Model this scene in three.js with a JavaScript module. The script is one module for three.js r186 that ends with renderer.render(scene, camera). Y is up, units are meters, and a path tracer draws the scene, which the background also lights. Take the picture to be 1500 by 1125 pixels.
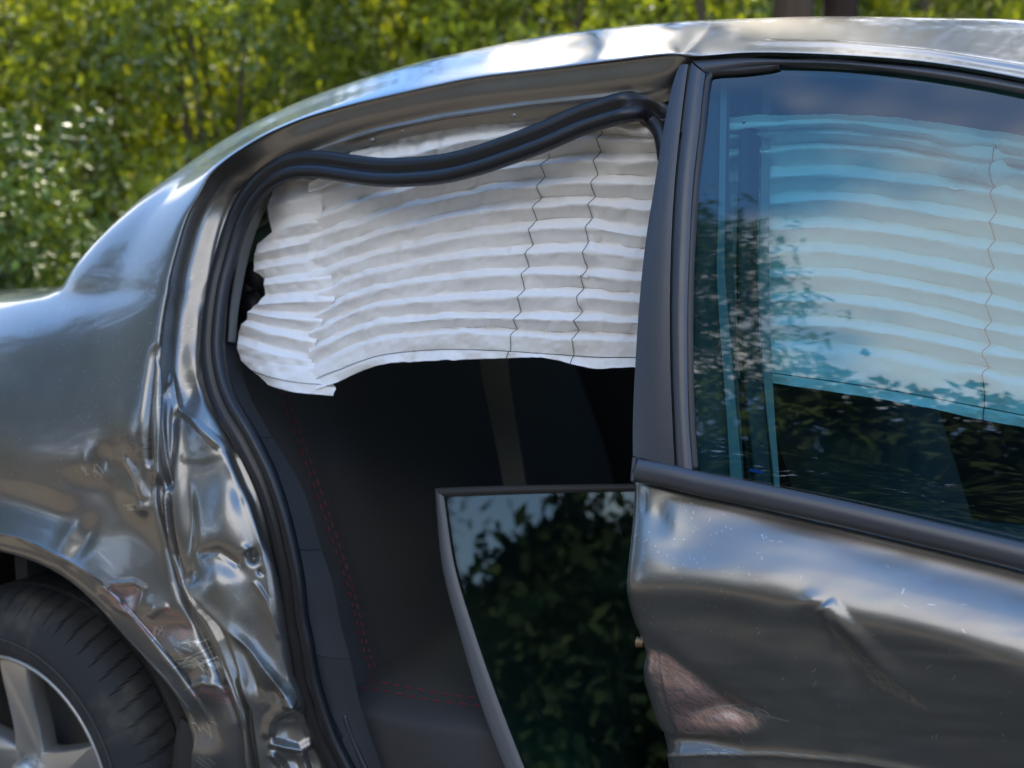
import * as THREE from 'three';
import { mergeGeometries, mergeVertices, toCreasedNormals } from 'three/addons/utils/BufferGeometryUtils.js';
import { RoundedBoxGeometry } from 'three/addons/geometries/RoundedBoxGeometry.js';

// ------------------------------------------------------------------ camera, sky, sun, exposure
const scene = new THREE.Scene();
const CAM = new THREE.Vector3(1.409, 1.1534, 0.9957), YAW = 0.4525, PITCH = 0.1208, F = 1500;
const FWD = new THREE.Vector3(-Math.sin(YAW) * Math.cos(PITCH), -Math.sin(PITCH), -Math.cos(YAW) * Math.cos(PITCH));
const RIGHT = new THREE.Vector3().crossVectors(FWD, new THREE.Vector3(0, 1, 0)).normalize();
const UPV = new THREE.Vector3().crossVectors(RIGHT, FWD);
const camera = new THREE.PerspectiveCamera(2 * Math.atan(562.5 / F) * 180 / Math.PI, 4 / 3, 0.05, 400);
camera.position.copy(CAM);
camera.lookAt(CAM.clone().add(FWD));
camera.focus = 1.16;
camera.userData.fStop = 3.9;
scene.add(camera);

const renderer = new THREE.WebGLRenderer({ antialias: true });
renderer.setSize(1024, 768);
renderer.toneMapping = THREE.LinearToneMapping;
renderer.toneMappingExposure = 2.85;
renderer.shadowMap.enabled = true;

// seeded random and noise
function rng(seed) { let s = seed >>> 0; return () => { s = (s + 0x6D2B79F5) | 0; let t = Math.imul(s ^ (s >>> 15), 1 | s); t = (t + Math.imul(t ^ (t >>> 7), 61 | t)) ^ t; return ((t ^ (t >>> 14)) >>> 0) / 4294967296; }; }
function hash3(x, y, z) { let h = Math.imul(x, 374761393) ^ Math.imul(y, 668265263) ^ Math.imul(z, 1274126177); h = Math.imul(h ^ (h >>> 13), 1274126177); return ((h ^ (h >>> 16)) >>> 0) / 4294967296; }
function noise3(x, y, z) {
  const X = Math.floor(x), Y = Math.floor(y), Z = Math.floor(z), f = t => t * t * (3 - 2 * t);
  const u = f(x - X), v = f(y - Y), w = f(z - Z), L = (a, b, t) => a + (b - a) * t;
  const h = (i, j, k) => hash3(X + i, Y + j, Z + k);
  return L(L(L(h(0, 0, 0), h(1, 0, 0), u), L(h(0, 1, 0), h(1, 1, 0), u), v), L(L(h(0, 0, 1), h(1, 0, 1), u), L(h(0, 1, 1), h(1, 1, 1), u), v), w) * 2 - 1;
}
function fbm(x, y, z, o = 4) { let a = 0, m = .5; for (let i = 0; i < o; i++) { a += m * noise3(x, y, z); x = x * 2.03 + 7.1; y = y * 2.03 + 3.3; z = z * 2.03 + 1.7; m *= .5; } return a; }
const smooth = (a, b, x) => { const t = Math.min(1, Math.max(0, (x - a) / (b - a))); return t * t * (3 - 2 * t); };
const lerp = (a, b, t) => a + (b - a) * t;

{ // blue summer sky with broken cloud
  const W = 1024, H = 512, d = new Float32Array(W * H * 4);
  for (let j = 0; j < H; j++) {
    const el = ((j + .5) / H - .5) * Math.PI, y = Math.sin(el), c = Math.cos(el);
    for (let i = 0; i < W; i++) {
      const az = ((i + .5) / W - .5) * 2 * Math.PI, x = Math.cos(az) * c, z = Math.sin(az) * c;
      const h = Math.max(0, y), k = Math.pow(1 - h, 3.2);
      let r = lerp(.13, .62, k), g = lerp(.32, .76, k), b = lerp(.72, .94, k);
      if (y > 0) {
        const p = 1 / (y + .22), n = fbm(x * p * 1.1 + 16.9, z * p * 1.1 + 7.8, .5, 6) + .22 * fbm(x * p * 5, z * p * 5, 3.1, 4);
        const m = smooth(.12, .40, n) * .85 * smooth(0, .1, y);
        r = lerp(r, 1.4, m); g = lerp(g, 1.37, m); b = lerp(b, 1.32, m);
      } else { r = .25; g = .26; b = .24; }
      const o = (j * W + i) * 4; d[o] = r; d[o + 1] = g; d[o + 2] = b; d[o + 3] = 1;
    }
  }
  const t = new THREE.DataTexture(d, W, H, THREE.RGBAFormat, THREE.FloatType);
  t.mapping = THREE.EquirectangularReflectionMapping; t.magFilter = t.minFilter = THREE.LinearFilter; t.needsUpdate = true;
  scene.background = t; scene.environment = t;
}
const sun = new THREE.DirectionalLight(new THREE.Color(1, .90, .74), 5);
sun.position.set(-3.0, 8.0, -7.2); sun.target.position.set(.4, .7, -.5);
sun.castShadow = true; sun.shadow.mapSize.set(2048, 2048);
Object.assign(sun.shadow.camera, { left: -8, right: 8, top: 8, bottom: -8, near: .5, far: 40 });
scene.add(sun, sun.target);

// ------------------------------------------------------------------ helpers
const V = (x, y, z) => new THREE.Vector3(x, y, z);
const taken = new Map();
function numbered(n) { const k = taken.get(n) || 0; taken.set(n, k + 1); return k ? `${n}_${String(k).padStart(3, '0')}` : n; }
function thing(name, label, category, group, kind) {
  const g = new THREE.Group(); g.name = numbered(name); g.userData = { label, category };
  if (group) g.userData.group = group; if (kind) g.userData.kind = kind; scene.add(g); return g;
}
function mesh(name, geo, mat, parent, label) {
  const m = new THREE.Mesh(geo, mat); m.name = name; m.castShadow = m.receiveShadow = true;
  if (label) m.userData.label = label; (parent || scene).add(m); return m;
}
// the side of the car body: metres from the rear axle (x forward, y up, z out towards the photographer)
function S(x, y) {
  let z = -.015 - .25 * (y - .72) ** 2;
  const dy = Math.min(.62, Math.max(0, y - .93));
  if (y > .93) z = -.026 - .25 * dy - .28 * dy * dy;
  if (x < .2) z -= .12 * (.2 - x) ** 2;
  if (x < .7) z -= .16 * (.7 - x) ** 2 * dy;
  if (x > 1.6) z -= .05 * (x - 1.6) ** 2;
  return z;
}
function rayDir(px, py) { return FWD.clone().addScaledVector(RIGHT, (px - 750) / F).addScaledVector(UPV, -(py - 562.5) / F); }
function P(px, py, dz = 0) {          // where the sight line of a photo pixel meets the body side, set in by dz
  const d = rayDir(px, py); let t = (-.05 + dz - CAM.z) / d.z;
  for (let i = 0; i < 60; i++) { const x = CAM.x + d.x * t, y = CAM.y + d.y * t; t = .35 * t + .65 * (S(x, y) + dz - CAM.z) / d.z; }
  return CAM.clone().addScaledVector(d, t);
}
function PZ(px, py, z) { const d = rayDir(px, py); return CAM.clone().addScaledVector(d, (z - CAM.z) / d.z); }
function proj(p) { const q = p.clone().sub(CAM), z = q.dot(FWD); return [750 + F * q.dot(RIGHT) / z, 562.5 - F * q.dot(UPV) / z]; }

function cr(p0, p1, p2, p3, t) {      // centripetal Catmull-Rom
  const k = (a, b) => Math.max(1e-5, Math.sqrt(a.distanceTo(b)));
  const t1 = k(p0, p1), t2 = t1 + k(p1, p2), t3 = t2 + k(p2, p3), T = t1 + (t2 - t1) * t;
  const L = (a, b, ta, tb) => a.clone().multiplyScalar((tb - T) / (tb - ta)).addScaledVector(b, (T - ta) / (tb - ta));
  const A1 = L(p0, p1, 0, t1), A2 = L(p1, p2, t1, t2), A3 = L(p2, p3, t2, t3);
  return L(L(A1, A2, 0, t2), L(A2, A3, t1, t3), t1, t2);
}
function splineLine(pts, seg, linear) { // seg: samples for each span (number or list)
  const out = [], n = pts.length;
  for (let i = 0; i < n - 1; i++) {
    const s = Array.isArray(seg) ? seg[i] : seg;
    const a = i ? pts[i - 1] : pts[0].clone().multiplyScalar(2).sub(pts[1]), b = i + 2 < n ? pts[i + 2] : pts[n - 1].clone().multiplyScalar(2).sub(pts[n - 2]);
    for (let k = 0; k < s; k++) out.push(linear ? pts[i].clone().lerp(pts[i + 1], k / s) : cr(a, pts[i], pts[i + 1], b, k / s));
  }
  out.push(pts[n - 1].clone()); return out;
}
// a smooth sheet through a net of control points; a control point is [px, py, dz] or a Vector3 or {d:[x,y,z]} from the one before it
function net(rows) {
  return rows.map(r => { const o = []; for (const c of r) o.push(c.isVector3 ? c : c.d ? o[o.length - 1].clone().add(V(...c.d)) : P(c[0], c[1], c[2] || 0)); return o; });
}
function gridFromNet(pts, su, sv, linU, linV) {
  const A = pts.map(r => splineLine(r, su, linU)), cols = A[0].length, out = [];
  const C = []; for (let i = 0; i < cols; i++) C.push(splineLine(A.map(r => r[i]), sv, linV));
  for (let j = 0; j < C[0].length; j++) out.push(C.map(c => c[j]));
  return out;
}
function gridNormals(g) {
  const R = g.length, C = g[0].length, N = [];
  for (let j = 0; j < R; j++) { N.push([]); for (let i = 0; i < C; i++) {
    const a = g[j][Math.min(C - 1, i + 1)].clone().sub(g[j][Math.max(0, i - 1)]), b = g[Math.min(R - 1, j + 1)][i].clone().sub(g[Math.max(0, j - 1)][i]);
    const n = a.cross(b); if (n.lengthSq() < 1e-18) n.set(0, 0, 1); N[j].push(n.normalize()); } }
  return N;
}
function displaceGrid(g, f) {
  const N = gridNormals(g), out = g.map(r => r.map(p => p.clone()));
  for (let j = 0; j < g.length; j++) for (let i = 0; i < g[0].length; i++) {
    const n = N[j][i]; if (n.dot(CAM.clone().sub(g[j][i])) < 0) n.negate();
    if (n.z < -.2) continue;
    const [px, py] = proj(g[j][i]); const d = f(px, py, g[j][i]); if (d) out[j][i].addScaledVector(n, d);
  }
  return out;
}
function gridGeo(g, thick) {          // uv in metres on the body side
  const R = g.length, C = g[0].length, pos = [], uv = [], idx = [];
  for (const r of g) for (const p of r) { pos.push(p.x, p.y, p.z); uv.push(p.x, p.y); }
  for (let j = 0; j < R - 1; j++) for (let i = 0; i < C - 1; i++) { const a = j * C + i, b = a + 1, c = a + C, d = c + 1; idx.push(a, c, b, b, c, d); }
  const geo = new THREE.BufferGeometry();
  geo.setAttribute('position', new THREE.Float32BufferAttribute(pos, 3)); geo.setAttribute('uv', new THREE.Float32BufferAttribute(uv, 2)); geo.setIndex(idx);
  geo.computeVertexNormals();
  const n = geo.attributes.normal; let s = 0; for (let i = 0; i < n.count; i += 7) s += n.getX(i) * (CAM.x - pos[3 * i]) + n.getY(i) * (CAM.y - pos[3 * i + 1]) + n.getZ(i) * (CAM.z - pos[3 * i + 2]);
  if (s < 0) { for (let i = 0; i < idx.length; i += 3) [idx[i], idx[i + 1]] = [idx[i + 1], idx[i]]; geo.setIndex(idx); geo.computeVertexNormals(); }
  return geo;
}
function solidGrid(g, t) {            // a sheet given thickness t behind its face, with closed edges
  const N = gridNormals(g), R = g.length, C = g[0].length;
  const sign = (() => { let s = 0; for (let j = 0; j < R; j++) for (let i = 0; i < C; i++) s += N[j][i].dot(CAM.clone().sub(g[j][i])); return s < 0 ? 1 : -1; })();
  const back = g.map((r, j) => r.map((p, i) => p.clone().addScaledVector(N[j][i], sign * t)));
  const ring = []; // loop cross-section: front row, then back row, closed
  const geos = [gridGeo(g), gridGeo(back)];
  const edge = (a, b) => { ring.push(gridGeo([a, b])); };
  edge(g[0], back[0]); edge(g[R - 1], back[R - 1]); edge(g.map(r => r[0]), back.map(r => r[0])); edge(g.map(r => r[C - 1]), back.map(r => r[C - 1]));
  return mergeGeometries([...geos, ...ring]);
}
// strip between two pixel lines, with optional crown and thickness
function strip(A, B, dzA, dzB, { n = 8, m = 4, crown = 0, t = .003, linear = false } = {}) {
  const a = splineLine(A.map(p => P(p[0], p[1], p[2] ?? dzA)), n, linear), b = splineLine(B.map(p => P(p[0], p[1], p[2] ?? dzB)), n, linear);
  const K = Math.min(a.length, b.length), g = [];
  const ra = i => a[Math.round(i / (K - 1) * (a.length - 1))], rb = i => b[Math.round(i / (K - 1) * (b.length - 1))];
  for (let k = 0; k <= m; k++) { const r = []; for (let i = 0; i < K; i++) { const p = ra(i).clone().lerp(rb(i), k / m); p.z += crown * (1 - (2 * k / m - 1) ** 2); r.push(p); } g.push(r); }
  return solidGrid(g, t);
}
function sweep(path, profile, upv) {  // closed profile [[a,b]..] carried along a path; a across, b along upv
  const pos = [], uv = [], idx = [], n = profile.length; let len = 0;
  path.forEach((p, i) => {
    if (i) len += p.distanceTo(path[i - 1]);
    const t = path[Math.min(path.length - 1, i + 1)].clone().sub(path[Math.max(0, i - 1)]).normalize();
    const u0 = typeof upv === 'function' ? upv(i / (path.length - 1), t) : upv, s = V().crossVectors(t, u0).normalize(), u = V().crossVectors(s, t);
    profile.forEach(([a, b], k) => { const q = p.clone().addScaledVector(s, a).addScaledVector(u, b); pos.push(q.x, q.y, q.z); uv.push(len, k / n * .1); });
  });
  for (let i = 0; i < path.length - 1; i++) for (let k = 0; k < n; k++) { const a = i * n + k, b = i * n + (k + 1) % n, c = a + n, d = b + n; idx.push(a, b, c, b, d, c); }
  const e = (path.length - 1) * n; for (let k = 1; k < n - 1; k++) { idx.push(0, k + 1, k); idx.push(e, e + k, e + k + 1); }
  const geo = new THREE.BufferGeometry(); geo.setAttribute('position', new THREE.Float32BufferAttribute(pos, 3)); geo.setAttribute('uv', new THREE.Float32BufferAttribute(uv, 2)); geo.setIndex(idx); geo.computeVertexNormals();
  return geo;
}
const circle = (r, n = 10, sx = 1, sy = 1, ox = 0, oy = 0) => Array.from({ length: n }, (_, i) => [ox + sx * r * Math.cos(i / n * 2 * Math.PI), oy + sy * r * Math.sin(i / n * 2 * Math.PI)]);
// dents, all in photo pixels on the body side
function segDist(px, py, L) { // signed distance and place along a polyline
  let best = 1e9, at = 0, sg = 1, tot = 0;
  for (let i = 0; i < L.length - 1; i++) {
    const [ax, ay] = L[i], [bx, by] = L[i + 1], dx = bx - ax, dy = by - ay, l2 = dx * dx + dy * dy, l = Math.sqrt(l2);
    let t = ((px - ax) * dx + (py - ay) * dy) / l2; t = Math.max(0, Math.min(1, t));
    const ex = px - ax - dx * t, ey = py - ay - dy * t, d = ex * ex + ey * ey;
    if (d < best) { best = d; at = tot + t * l; sg = dx * (py - ay) - dy * (px - ax) > 0 ? 1 : -1; }
    tot += l;
  }
  return [Math.sqrt(best) * sg, at / tot];
}
const bump = (cx, cy, rx, ry, a, rot = 0) => { const c = Math.cos(rot), s = Math.sin(rot); return (x, y) => { const dx = x - cx, dy = y - cy, u = (dx * c + dy * s) / rx, v = (-dx * s + dy * c) / ry, q = u * u + v * v; return q > 9 ? 0 : a * Math.exp(-q); }; };
const bb = L => { let a = 1e9, b = -1e9, c = 1e9, d = -1e9; for (const [x, y] of L) { a = Math.min(a, x); b = Math.max(b, x); c = Math.min(c, y); d = Math.max(d, y); } return [a, b, c, d]; };
const ridge = (L, w, a, kind = 'g', ta = .12, tb = .12) => { const B = bb(L), m = w * 3.2; return (x, y) => {
  if (x < B[0] - m || x > B[1] + m || y < B[2] - m || y > B[3] + m) return 0;
  const [d, t] = segDist(x, y, L), e = (ta ? smooth(0, ta, t) : 1) * (tb ? smooth(0, tb, 1 - t) : 1), q = Math.abs(d) / w;
  if (kind === 's') return a * e * Math.max(0, 1 - q);                       // sharp pleat
  if (kind === 'c') return q > 3.2 ? 0 : a * e * Math.exp(-q * q / (.12 + .55 * q));             // pinched crest
  if (kind === 'step') return a * e * (d > 0 ? 1 : 0) * Math.exp(-q * .5) ;  // a lip on one side
  return a * e * Math.exp(-q * q); }; };
const sum = list => (x, y) => { let s = 0; for (const f of list) s += f(x, y); return s; };

// ------------------------------------------------------------------ materials
function canvasTex(w, h, draw, srgb = true) {
  const c = document.createElement('canvas'); c.width = w; c.height = h; draw(c.getContext('2d'), w, h);
  const t = new THREE.CanvasTexture(c); t.wrapS = t.wrapT = THREE.RepeatWrapping; if (srgb) t.colorSpace = THREE.SRGBColorSpace; return t;
}
function noiseTex(n, f, srgb = false) {
  const d = new Uint8Array(n * n * 4);
  for (let j = 0; j < n; j++) for (let i = 0; i < n; i++) { const v = f(i / n, j / n, i, j), o = (j * n + i) * 4; const a = Array.isArray(v) ? v : [v, v, v]; for (let k = 0; k < 3; k++) d[o + k] = Math.max(0, Math.min(255, a[k] * 255)); d[o + 3] = 255; }
  const t = new THREE.DataTexture(d, n, n, THREE.RGBAFormat); t.wrapS = t.wrapT = THREE.RepeatWrapping; t.magFilter = THREE.LinearFilter; t.minFilter = THREE.LinearMipmapLinearFilter; t.generateMipmaps = true; if (srgb) t.colorSpace = THREE.SRGBColorSpace; t.needsUpdate = true; return t;
}
const tileFbm = (u, v, s, z, o = 4) => { // tileable enough: blend at the edges
  const f = (a, b) => fbm(a * s, b * s, z, o); const w = smooth(.8, 1, u), q = smooth(.8, 1, v);
  return lerp(lerp(f(u, v), f(u - 1, v), w), lerp(f(u, v - 1), f(u - 1, v - 1), w), q);
};
const grime = noiseTex(256, (u, v) => .5 + .5 * tileFbm(u, v, 9, 2.2, 5));
const grain = noiseTex(256, (u, v, i, j) => .5 + .35 * (hash3(i, j, 5) - .5) + .3 * tileFbm(u, v, 40, 7, 2));
function rep(t, k, l = k) { const c = t.clone(); c.repeat.set(k, l); c.needsUpdate = true; return c; }
const roughDust = noiseTex(256, (u, v) => { const n = .5 + .5 * tileFbm(u, v, 7, 4.4, 5); return .72 + .28 * n; });

const PAINT = [.205, .190, .172];
function paintMaterial(map, cr = .075) {
  return new THREE.MeshPhysicalMaterial({ color: map ? 0xffffff : new THREE.Color().setRGB(...PAINT), map: map || null, metalness: .82, roughness: .46, roughnessMap: rep(roughDust, 3), clearcoat: 1, clearcoatRoughness: cr });
}
const lin2s = c => Math.round(255 * (c <= .0031308 ? 12.92 * c : 1.055 * Math.pow(c, 1 / 2.4) - .055));
const PCSS = `rgb(${PAINT.map(lin2s).join(',')})`;
// paint sheet with its scratches and painted strokes, laid on the body side in metres: [x0, y0] to [x1, y1]
function paintSheet(x0, y0, x1, y1, n, draw) {
  const t = canvasTex(n, n, (g, w, h) => {
    g.fillStyle = PCSS; g.fillRect(0, 0, w, h);
    const r = rng(91);
    for (let i = 0; i < 900; i++) { g.fillStyle = `rgba(${r() < .5 ? '150,146,140' : '104,102,100'},${.02 + .03 * r()})`; const s = 20 + 120 * r(); g.beginPath(); g.ellipse(r() * w, r() * h, s, s * .5, r() * 3, 0, 7); g.fill(); }
    const at = (px, py, dz = 0) => { const p = P(px, py, dz); return [(p.x - x0) / (x1 - x0) * w, (1 - (p.y - y0) / (y1 - y0)) * h]; };
    draw(g, at, w / (x1 - x0), r);
  });
  t.wrapS = t.wrapT = THREE.ClampToEdgeWrapping;
  t.repeat.set(1 / (x1 - x0), 1 / (y1 - y0)); t.offset.set(-x0 / (x1 - x0), -y0 / (y1 - y0));
  return t;
}
function pline(g, at, L, css, wpx) { g.strokeStyle = css; g.lineWidth = wpx; g.lineCap = 'round'; g.beginPath(); L.forEach((p, i) => { const [x, y] = at(...p); i ? g.lineTo(x, y) : g.moveTo(x, y); }); g.stroke(); }
// colour laid on as many short strokes inside an outline
function strokeFill(g, at, L, css, n, len, ang, r, w = 1.6) {
  const B = bb(L), inside = (x, y) => { let c = false; for (let i = 0, j = L.length - 1; i < L.length; j = i++) if ((L[i][1] > y) !== (L[j][1] > y) && x < (L[j][0] - L[i][0]) * (y - L[i][1]) / (L[j][1] - L[i][1]) + L[i][0]) c = !c; return c; };
  for (let i = 0, k = 0; i < n && k < n * 6; k++) { const x = lerp(B[0], B[1], r()), y = lerp(B[2], B[3], r()); if (!inside(x, y)) continue; i++; const t = ang + (r() - .5) * .7, l = len * (.3 + r()); pline(g, at, [[x, y], [x + l * Math.cos(t), y + l * Math.sin(t)]], css(.10 + .32 * r()), w * (.5 + r())); }
}
function pfill(g, at, L, css) { g.fillStyle = css; g.beginPath(); L.forEach((p, i) => { const [x, y] = at(...p); i ? g.lineTo(x, y) : g.moveTo(x, y); }); g.closePath(); g.fill(); }
const M = {};
M.paint = paintMaterial();
M.rubber = new THREE.MeshPhysicalMaterial({ color: new THREE.Color().setRGB(.012, .012, .014), roughness: .38, specularIntensity: .8, bumpMap: rep(grain, 12), bumpScale: .0002 });
M.trim = new THREE.MeshPhysicalMaterial({ color: new THREE.Color().setRGB(.042, .043, .049), roughness: .38, roughnessMap: rep(roughDust, 5), bumpMap: rep(grain, 14), bumpScale: .00015 });
M.plastic = new THREE.MeshStandardMaterial({ color: new THREE.Color().setRGB(.028, .027, .026), roughness: .62, bumpMap: rep(grain, 16), bumpScale: .0003 });
M.dark = new THREE.MeshStandardMaterial({ color: new THREE.Color().setRGB(.06, .058, .055), roughness: .85 });
M.fabric = new THREE.MeshStandardMaterial({ color: new THREE.Color().setRGB(.05, .047, .047), roughness: .95, bumpMap: rep(grain, 30), bumpScale: .0006 });
M.cloth = new THREE.MeshPhysicalMaterial({ color: new THREE.Color().setRGB(.92, .88, .84), roughness: .95, sheen: .2, transmission: .2, thickness: 0, bumpMap: rep(grime, 5), bumpScale: .0025 });
M.thread = new THREE.MeshStandardMaterial({ color: new THREE.Color().setRGB(.02, .02, .025), roughness: .9 });
M.redThread = new THREE.MeshStandardMaterial({ color: new THREE.Color().setRGB(.22, .026, .038), roughness: .8 });
M.metal = new THREE.MeshStandardMaterial({ color: new THREE.Color().setRGB(.22, .22, .21), metalness: .7, roughness: .4, roughnessMap: rep(roughDust, 6) });
M.alloy = new THREE.MeshPhysicalMaterial({ color: new THREE.Color().setRGB(.46, .44, .41), metalness: .75, roughness: .42, roughnessMap: rep(roughDust, 9), clearcoat: .4, clearcoatRoughness: .2 });
M.beige = new THREE.MeshStandardMaterial({ color: new THREE.Color().setRGB(.24, .215, .19), roughness: .8 });
M.glass = new THREE.MeshPhysicalMaterial({ color: new THREE.Color().setRGB(.32, .62, .69), transmission: 1, thickness: 0, roughness: 0, ior: 1.72 });
M.paneGlass = new THREE.MeshPhysicalMaterial({ color: new THREE.Color().setRGB(.45, .66, .60), transmission: 1, thickness: 0, roughness: 0, ior: 1.56 });

M.liner = new THREE.MeshStandardMaterial({ color: new THREE.Color().setRGB(.16, .155, .145), roughness: .95 });
// ------------------------------------------------------------------ ground
{
  const n = 40, s = 90, geo = new THREE.PlaneGeometry(s, s, n, n); geo.rotateX(-Math.PI / 2); geo.translate(0, -.012, 0);
  const t = noiseTex(512, (u, v, i, j) => { const a = .5 + .5 * tileFbm(u, v, 10, 1.1, 5), h = hash3(i, j, 9); return [.26 + .12 * a + .09 * h, .24 + .11 * a + .08 * h, .205 + .10 * a + .07 * h]; }, true);
  const g = mesh('ground', geo, new THREE.MeshStandardMaterial({ map: rep(t, 30), roughness: .95, bumpMap: rep(grain, 90), bumpScale: .006 }));
  g.userData = { kind: 'structure', label: 'dusty grey gravel ground under the car', category: 'ground' };
}

// ------------------------------------------------------------------ the car
const car = thing('damaged_car', 'grey crashed car with crumpled rear flank, missing rear door and white side airbag', 'car');

// ---- body side: roof rail, rear pillar and crumpled quarter panel in one pressing
{
  // E outer edge of the door opening, K1/K0 inner flange, mid and sil on the outer skin
  const st = [
    [[1680, 150], [1682, 165], [1684, 185], [1680, 105], [1680, 62]],
    [[1590, 135], [1591, 150], [1592, 168], [1590, 90], [1590, 42]],
    [[1500, 115], [1500, 128], [1500, 146], [1500, 73], [1500, 30]],
    [[1360, 91], [1360, 104], [1360, 124], [1360, 58], [1360, 26]],
    [[1220, 80], [1220, 94], [1220, 114], [1220, 51], [1220, 24]],
    [[1099, 77], [1098, 92], [1097, 112], [1100, 50], [1100, 27]],
    [[1020, 82], [1010, 105], [1008, 135], [1020, 54], [1021, 30]],
    [[987, 79], [972, 137], [972, 150], [985, 56], [985, 32]],
    [[893, 89], [893, 150], [893, 162], [893, 62], [893, 40]],
    [[800, 101], [800, 160], [800, 173], [795, 75], [793, 53]],
    [[700, 113], [704, 169], [704, 182], [692, 92], [688, 74]],
    [[633, 126], [625, 181], [626, 195], [615, 108], [605, 93]],
    [[500, 157], [520, 203], [525, 217], [492, 143], [485, 131]],
    [[433, 178], [460, 222], [468, 234], [420, 171], [408, 163]],
    [[367, 210], [412, 244], [424, 254], [350, 208], [334, 202]],
    [[310, 253], [370, 264], [384, 275], [285, 250], [258, 253]],
    [[290, 287], [343, 288], [360, 298], [248, 288], [206, 292]],
    [[273, 317], [330, 318], [346, 324], [220, 320], [168, 325]],
    [[257, 367], [318, 360], [333, 364], [193, 366], [122, 369]],
    [[246, 410], [309, 410], [322, 411], [172, 408], [93, 408]],
  ];
  const rows = st.map(([E, K1, K0, m, s], i) => {
    const pil = smooth(13, 17, i), front = i < 7;
    const t3 = lerp(.5, .40, pil), t2 = .9;
    const q = (t, dz) => [lerp(E[0], K1[0], t), lerp(E[1], K1[1], t), dz];
    const d1 = front ? -.035 : lerp(-.038, -.075, pil);
    const mid = lerp(-.055, -.030, pil), sil = lerp(-.15, -.075, pil);
    const away = pil > .5 ? [{ d: [-.015, -.004, -.09] }, { d: [.03, -.02, -.25] }] : [{ d: [0, .016, -.13] }, { d: [0, .012, -.42] }];
    return [[...K0, d1 - .008], [...K1, d1], q(t2, d1 * .93), q(t3, lerp(d1 * .48, -.05, pil)), q(.05, -.004), [...E, 0], [...m, mid], [...s, sil], ...away];
  });
  const low = (E, K1, K0, dk, k5, k6, k7, k8) => rows.push([[...K0, dk[0]], [...K1, dk[1]],
    [lerp(E[0], K1[0], .85), lerp(E[1], K1[1], .85), dk[2]], [lerp(E[0], K1[0], .42), lerp(E[1], K1[1], .42), dk[3]],
    [lerp(E[0], K1[0], .06), lerp(E[1], K1[1], .06), -.004], [...E, 0], k5, k6, k7, k8]);
  low([243, 427], [306, 427], [319, 428], [-.083, -.075, -.068, -.05], [170, 430, -0.033], [84, 425, -0.085], { d: [-.16, .0, -.16] }, { d: [-.05, 0, -.2] });
  low([240, 442], [303, 445], [316, 446], [-.083, -.075, -.068, -.05], [150, 445, -0.032], [58, 437, -0.08], [-30, 430, -0.12], { d: [-.16, .0, -.16] });
  low([236, 465], [300, 466], [313, 466], [-.083, -.075, -.066, -.05], [140, 470, -0.027], [20, 460, -0.062], [-170, 444, -0.09], [-340, 440, -0.09]);
  low([232, 495], [298, 495], [312, 495], [-.083, -.075, -.066, -.05], [135, 503, -0.022], [5, 495, -0.040], [-170, 478, -0.06], [-340, 470, -0.06]);
  low([228, 530], [298, 530], [313, 530], [-.083, -.075, -.062, -.048], [130, 545, -0.017], [-5, 536, -0.03], [-170, 520, -0.036], [-340, 515, -0.036]);
  low([224, 570], [303, 570], [318, 570], [-.083, -.072, -0.06, -0.045], [125, 590, -0.010], [-5, 578, -0.02], [-170, 565, -0.02], [-340, 560, -0.02]);
  low([219, 620], [325, 618], [340, 618], [-.083, -.068, -0.056, -0.04], [120, 635, -0.003], [0, 620, -0.010], [-170, 610, -0.01], [-340, 605, -0.01]);
  low([218, 680], [361, 678], [377, 678], [-.083, -.066, -0.05, -0.03], [115, 678, 0.003], [0, 655, -0.003], [-170, 646, -0.006], [-340, 640, -0.006]);
  low([228, 740], [389, 740], [403, 740], [-.083, -.064, -0.043, -0.018], [115, 722, 0.001], [0, 695, -0.003], [-170, 686, -0.008], [-340, 680, -0.008]);
  low([240, 800], [407, 800], [419, 800], [-.083, -.066, -0.036, -0.007], [125, 765, -0.005], [0, 732, -0.005], [-170, 724, -0.006], [-340, 720, -0.006]);
  low([256, 858], [419, 860], [431, 860], [-.083, -.066, -0.03, 0.003], [142, 805, 0.002], [0, 760, 0.008], [-170, 752, 0.006], [-340, 750, 0.006]);
  low([270, 892], [424, 895], [435, 895], [-.083, -.066, -0.028, 0.006], [160, 838, 0.008], [-10, 776, 0.018], [-170, 800, 0.002], { d: [-.02, -.004, -.03] });
  low([286, 922], [428, 925], [439, 925], [-.083, -.066, -0.03, 0.002], [185, 872, .012], [22, 787, .02], [0, 808, .002], { d: [-.004, -.006, -.035] });
  low([312, 970], [436, 972], [447, 972], [-.083, -.066, -0.036, -0.008], [226, 925, .01], [118, 834, .02], [100, 850, .002], { d: [-.008, -.006, -.035] });
  low([335, 1020], [447, 1020], [459, 1020], [-.083, -.068, -0.046, -0.018], [272, 985, .004], [207, 925, .016], [187, 937, .0], { d: [-.012, -.004, -.035] });
  low([352, 1070], [461, 1068], [475, 1068], [-.083, -.07, -.055, -.026], [312, 1052, 0], [279, 1018, .01], [262, 1027, -.004], { d: [-.014, 0, -.035] });
  low([365, 1125], [484, 1125], [500, 1125], [-.083, -.072, -.058, -.026], [330, 1112, -.002], [300, 1084, .004], [283, 1085, .002], { d: [-.012, 0, -.035] });
  low([376, 1200], [512, 1200], [530, 1200], [-.083, -.075, -.06, -.03], [335, 1195, -.006], [290, 1190, -.004], [268, 1190, -.004], { d: [-.012, 0, -.035] });
  const sv = []; for (let i = 0; i < rows.length - 1; i++) sv.push(i < 13 ? 10 : i < 22 ? 9 : 24);
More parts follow.
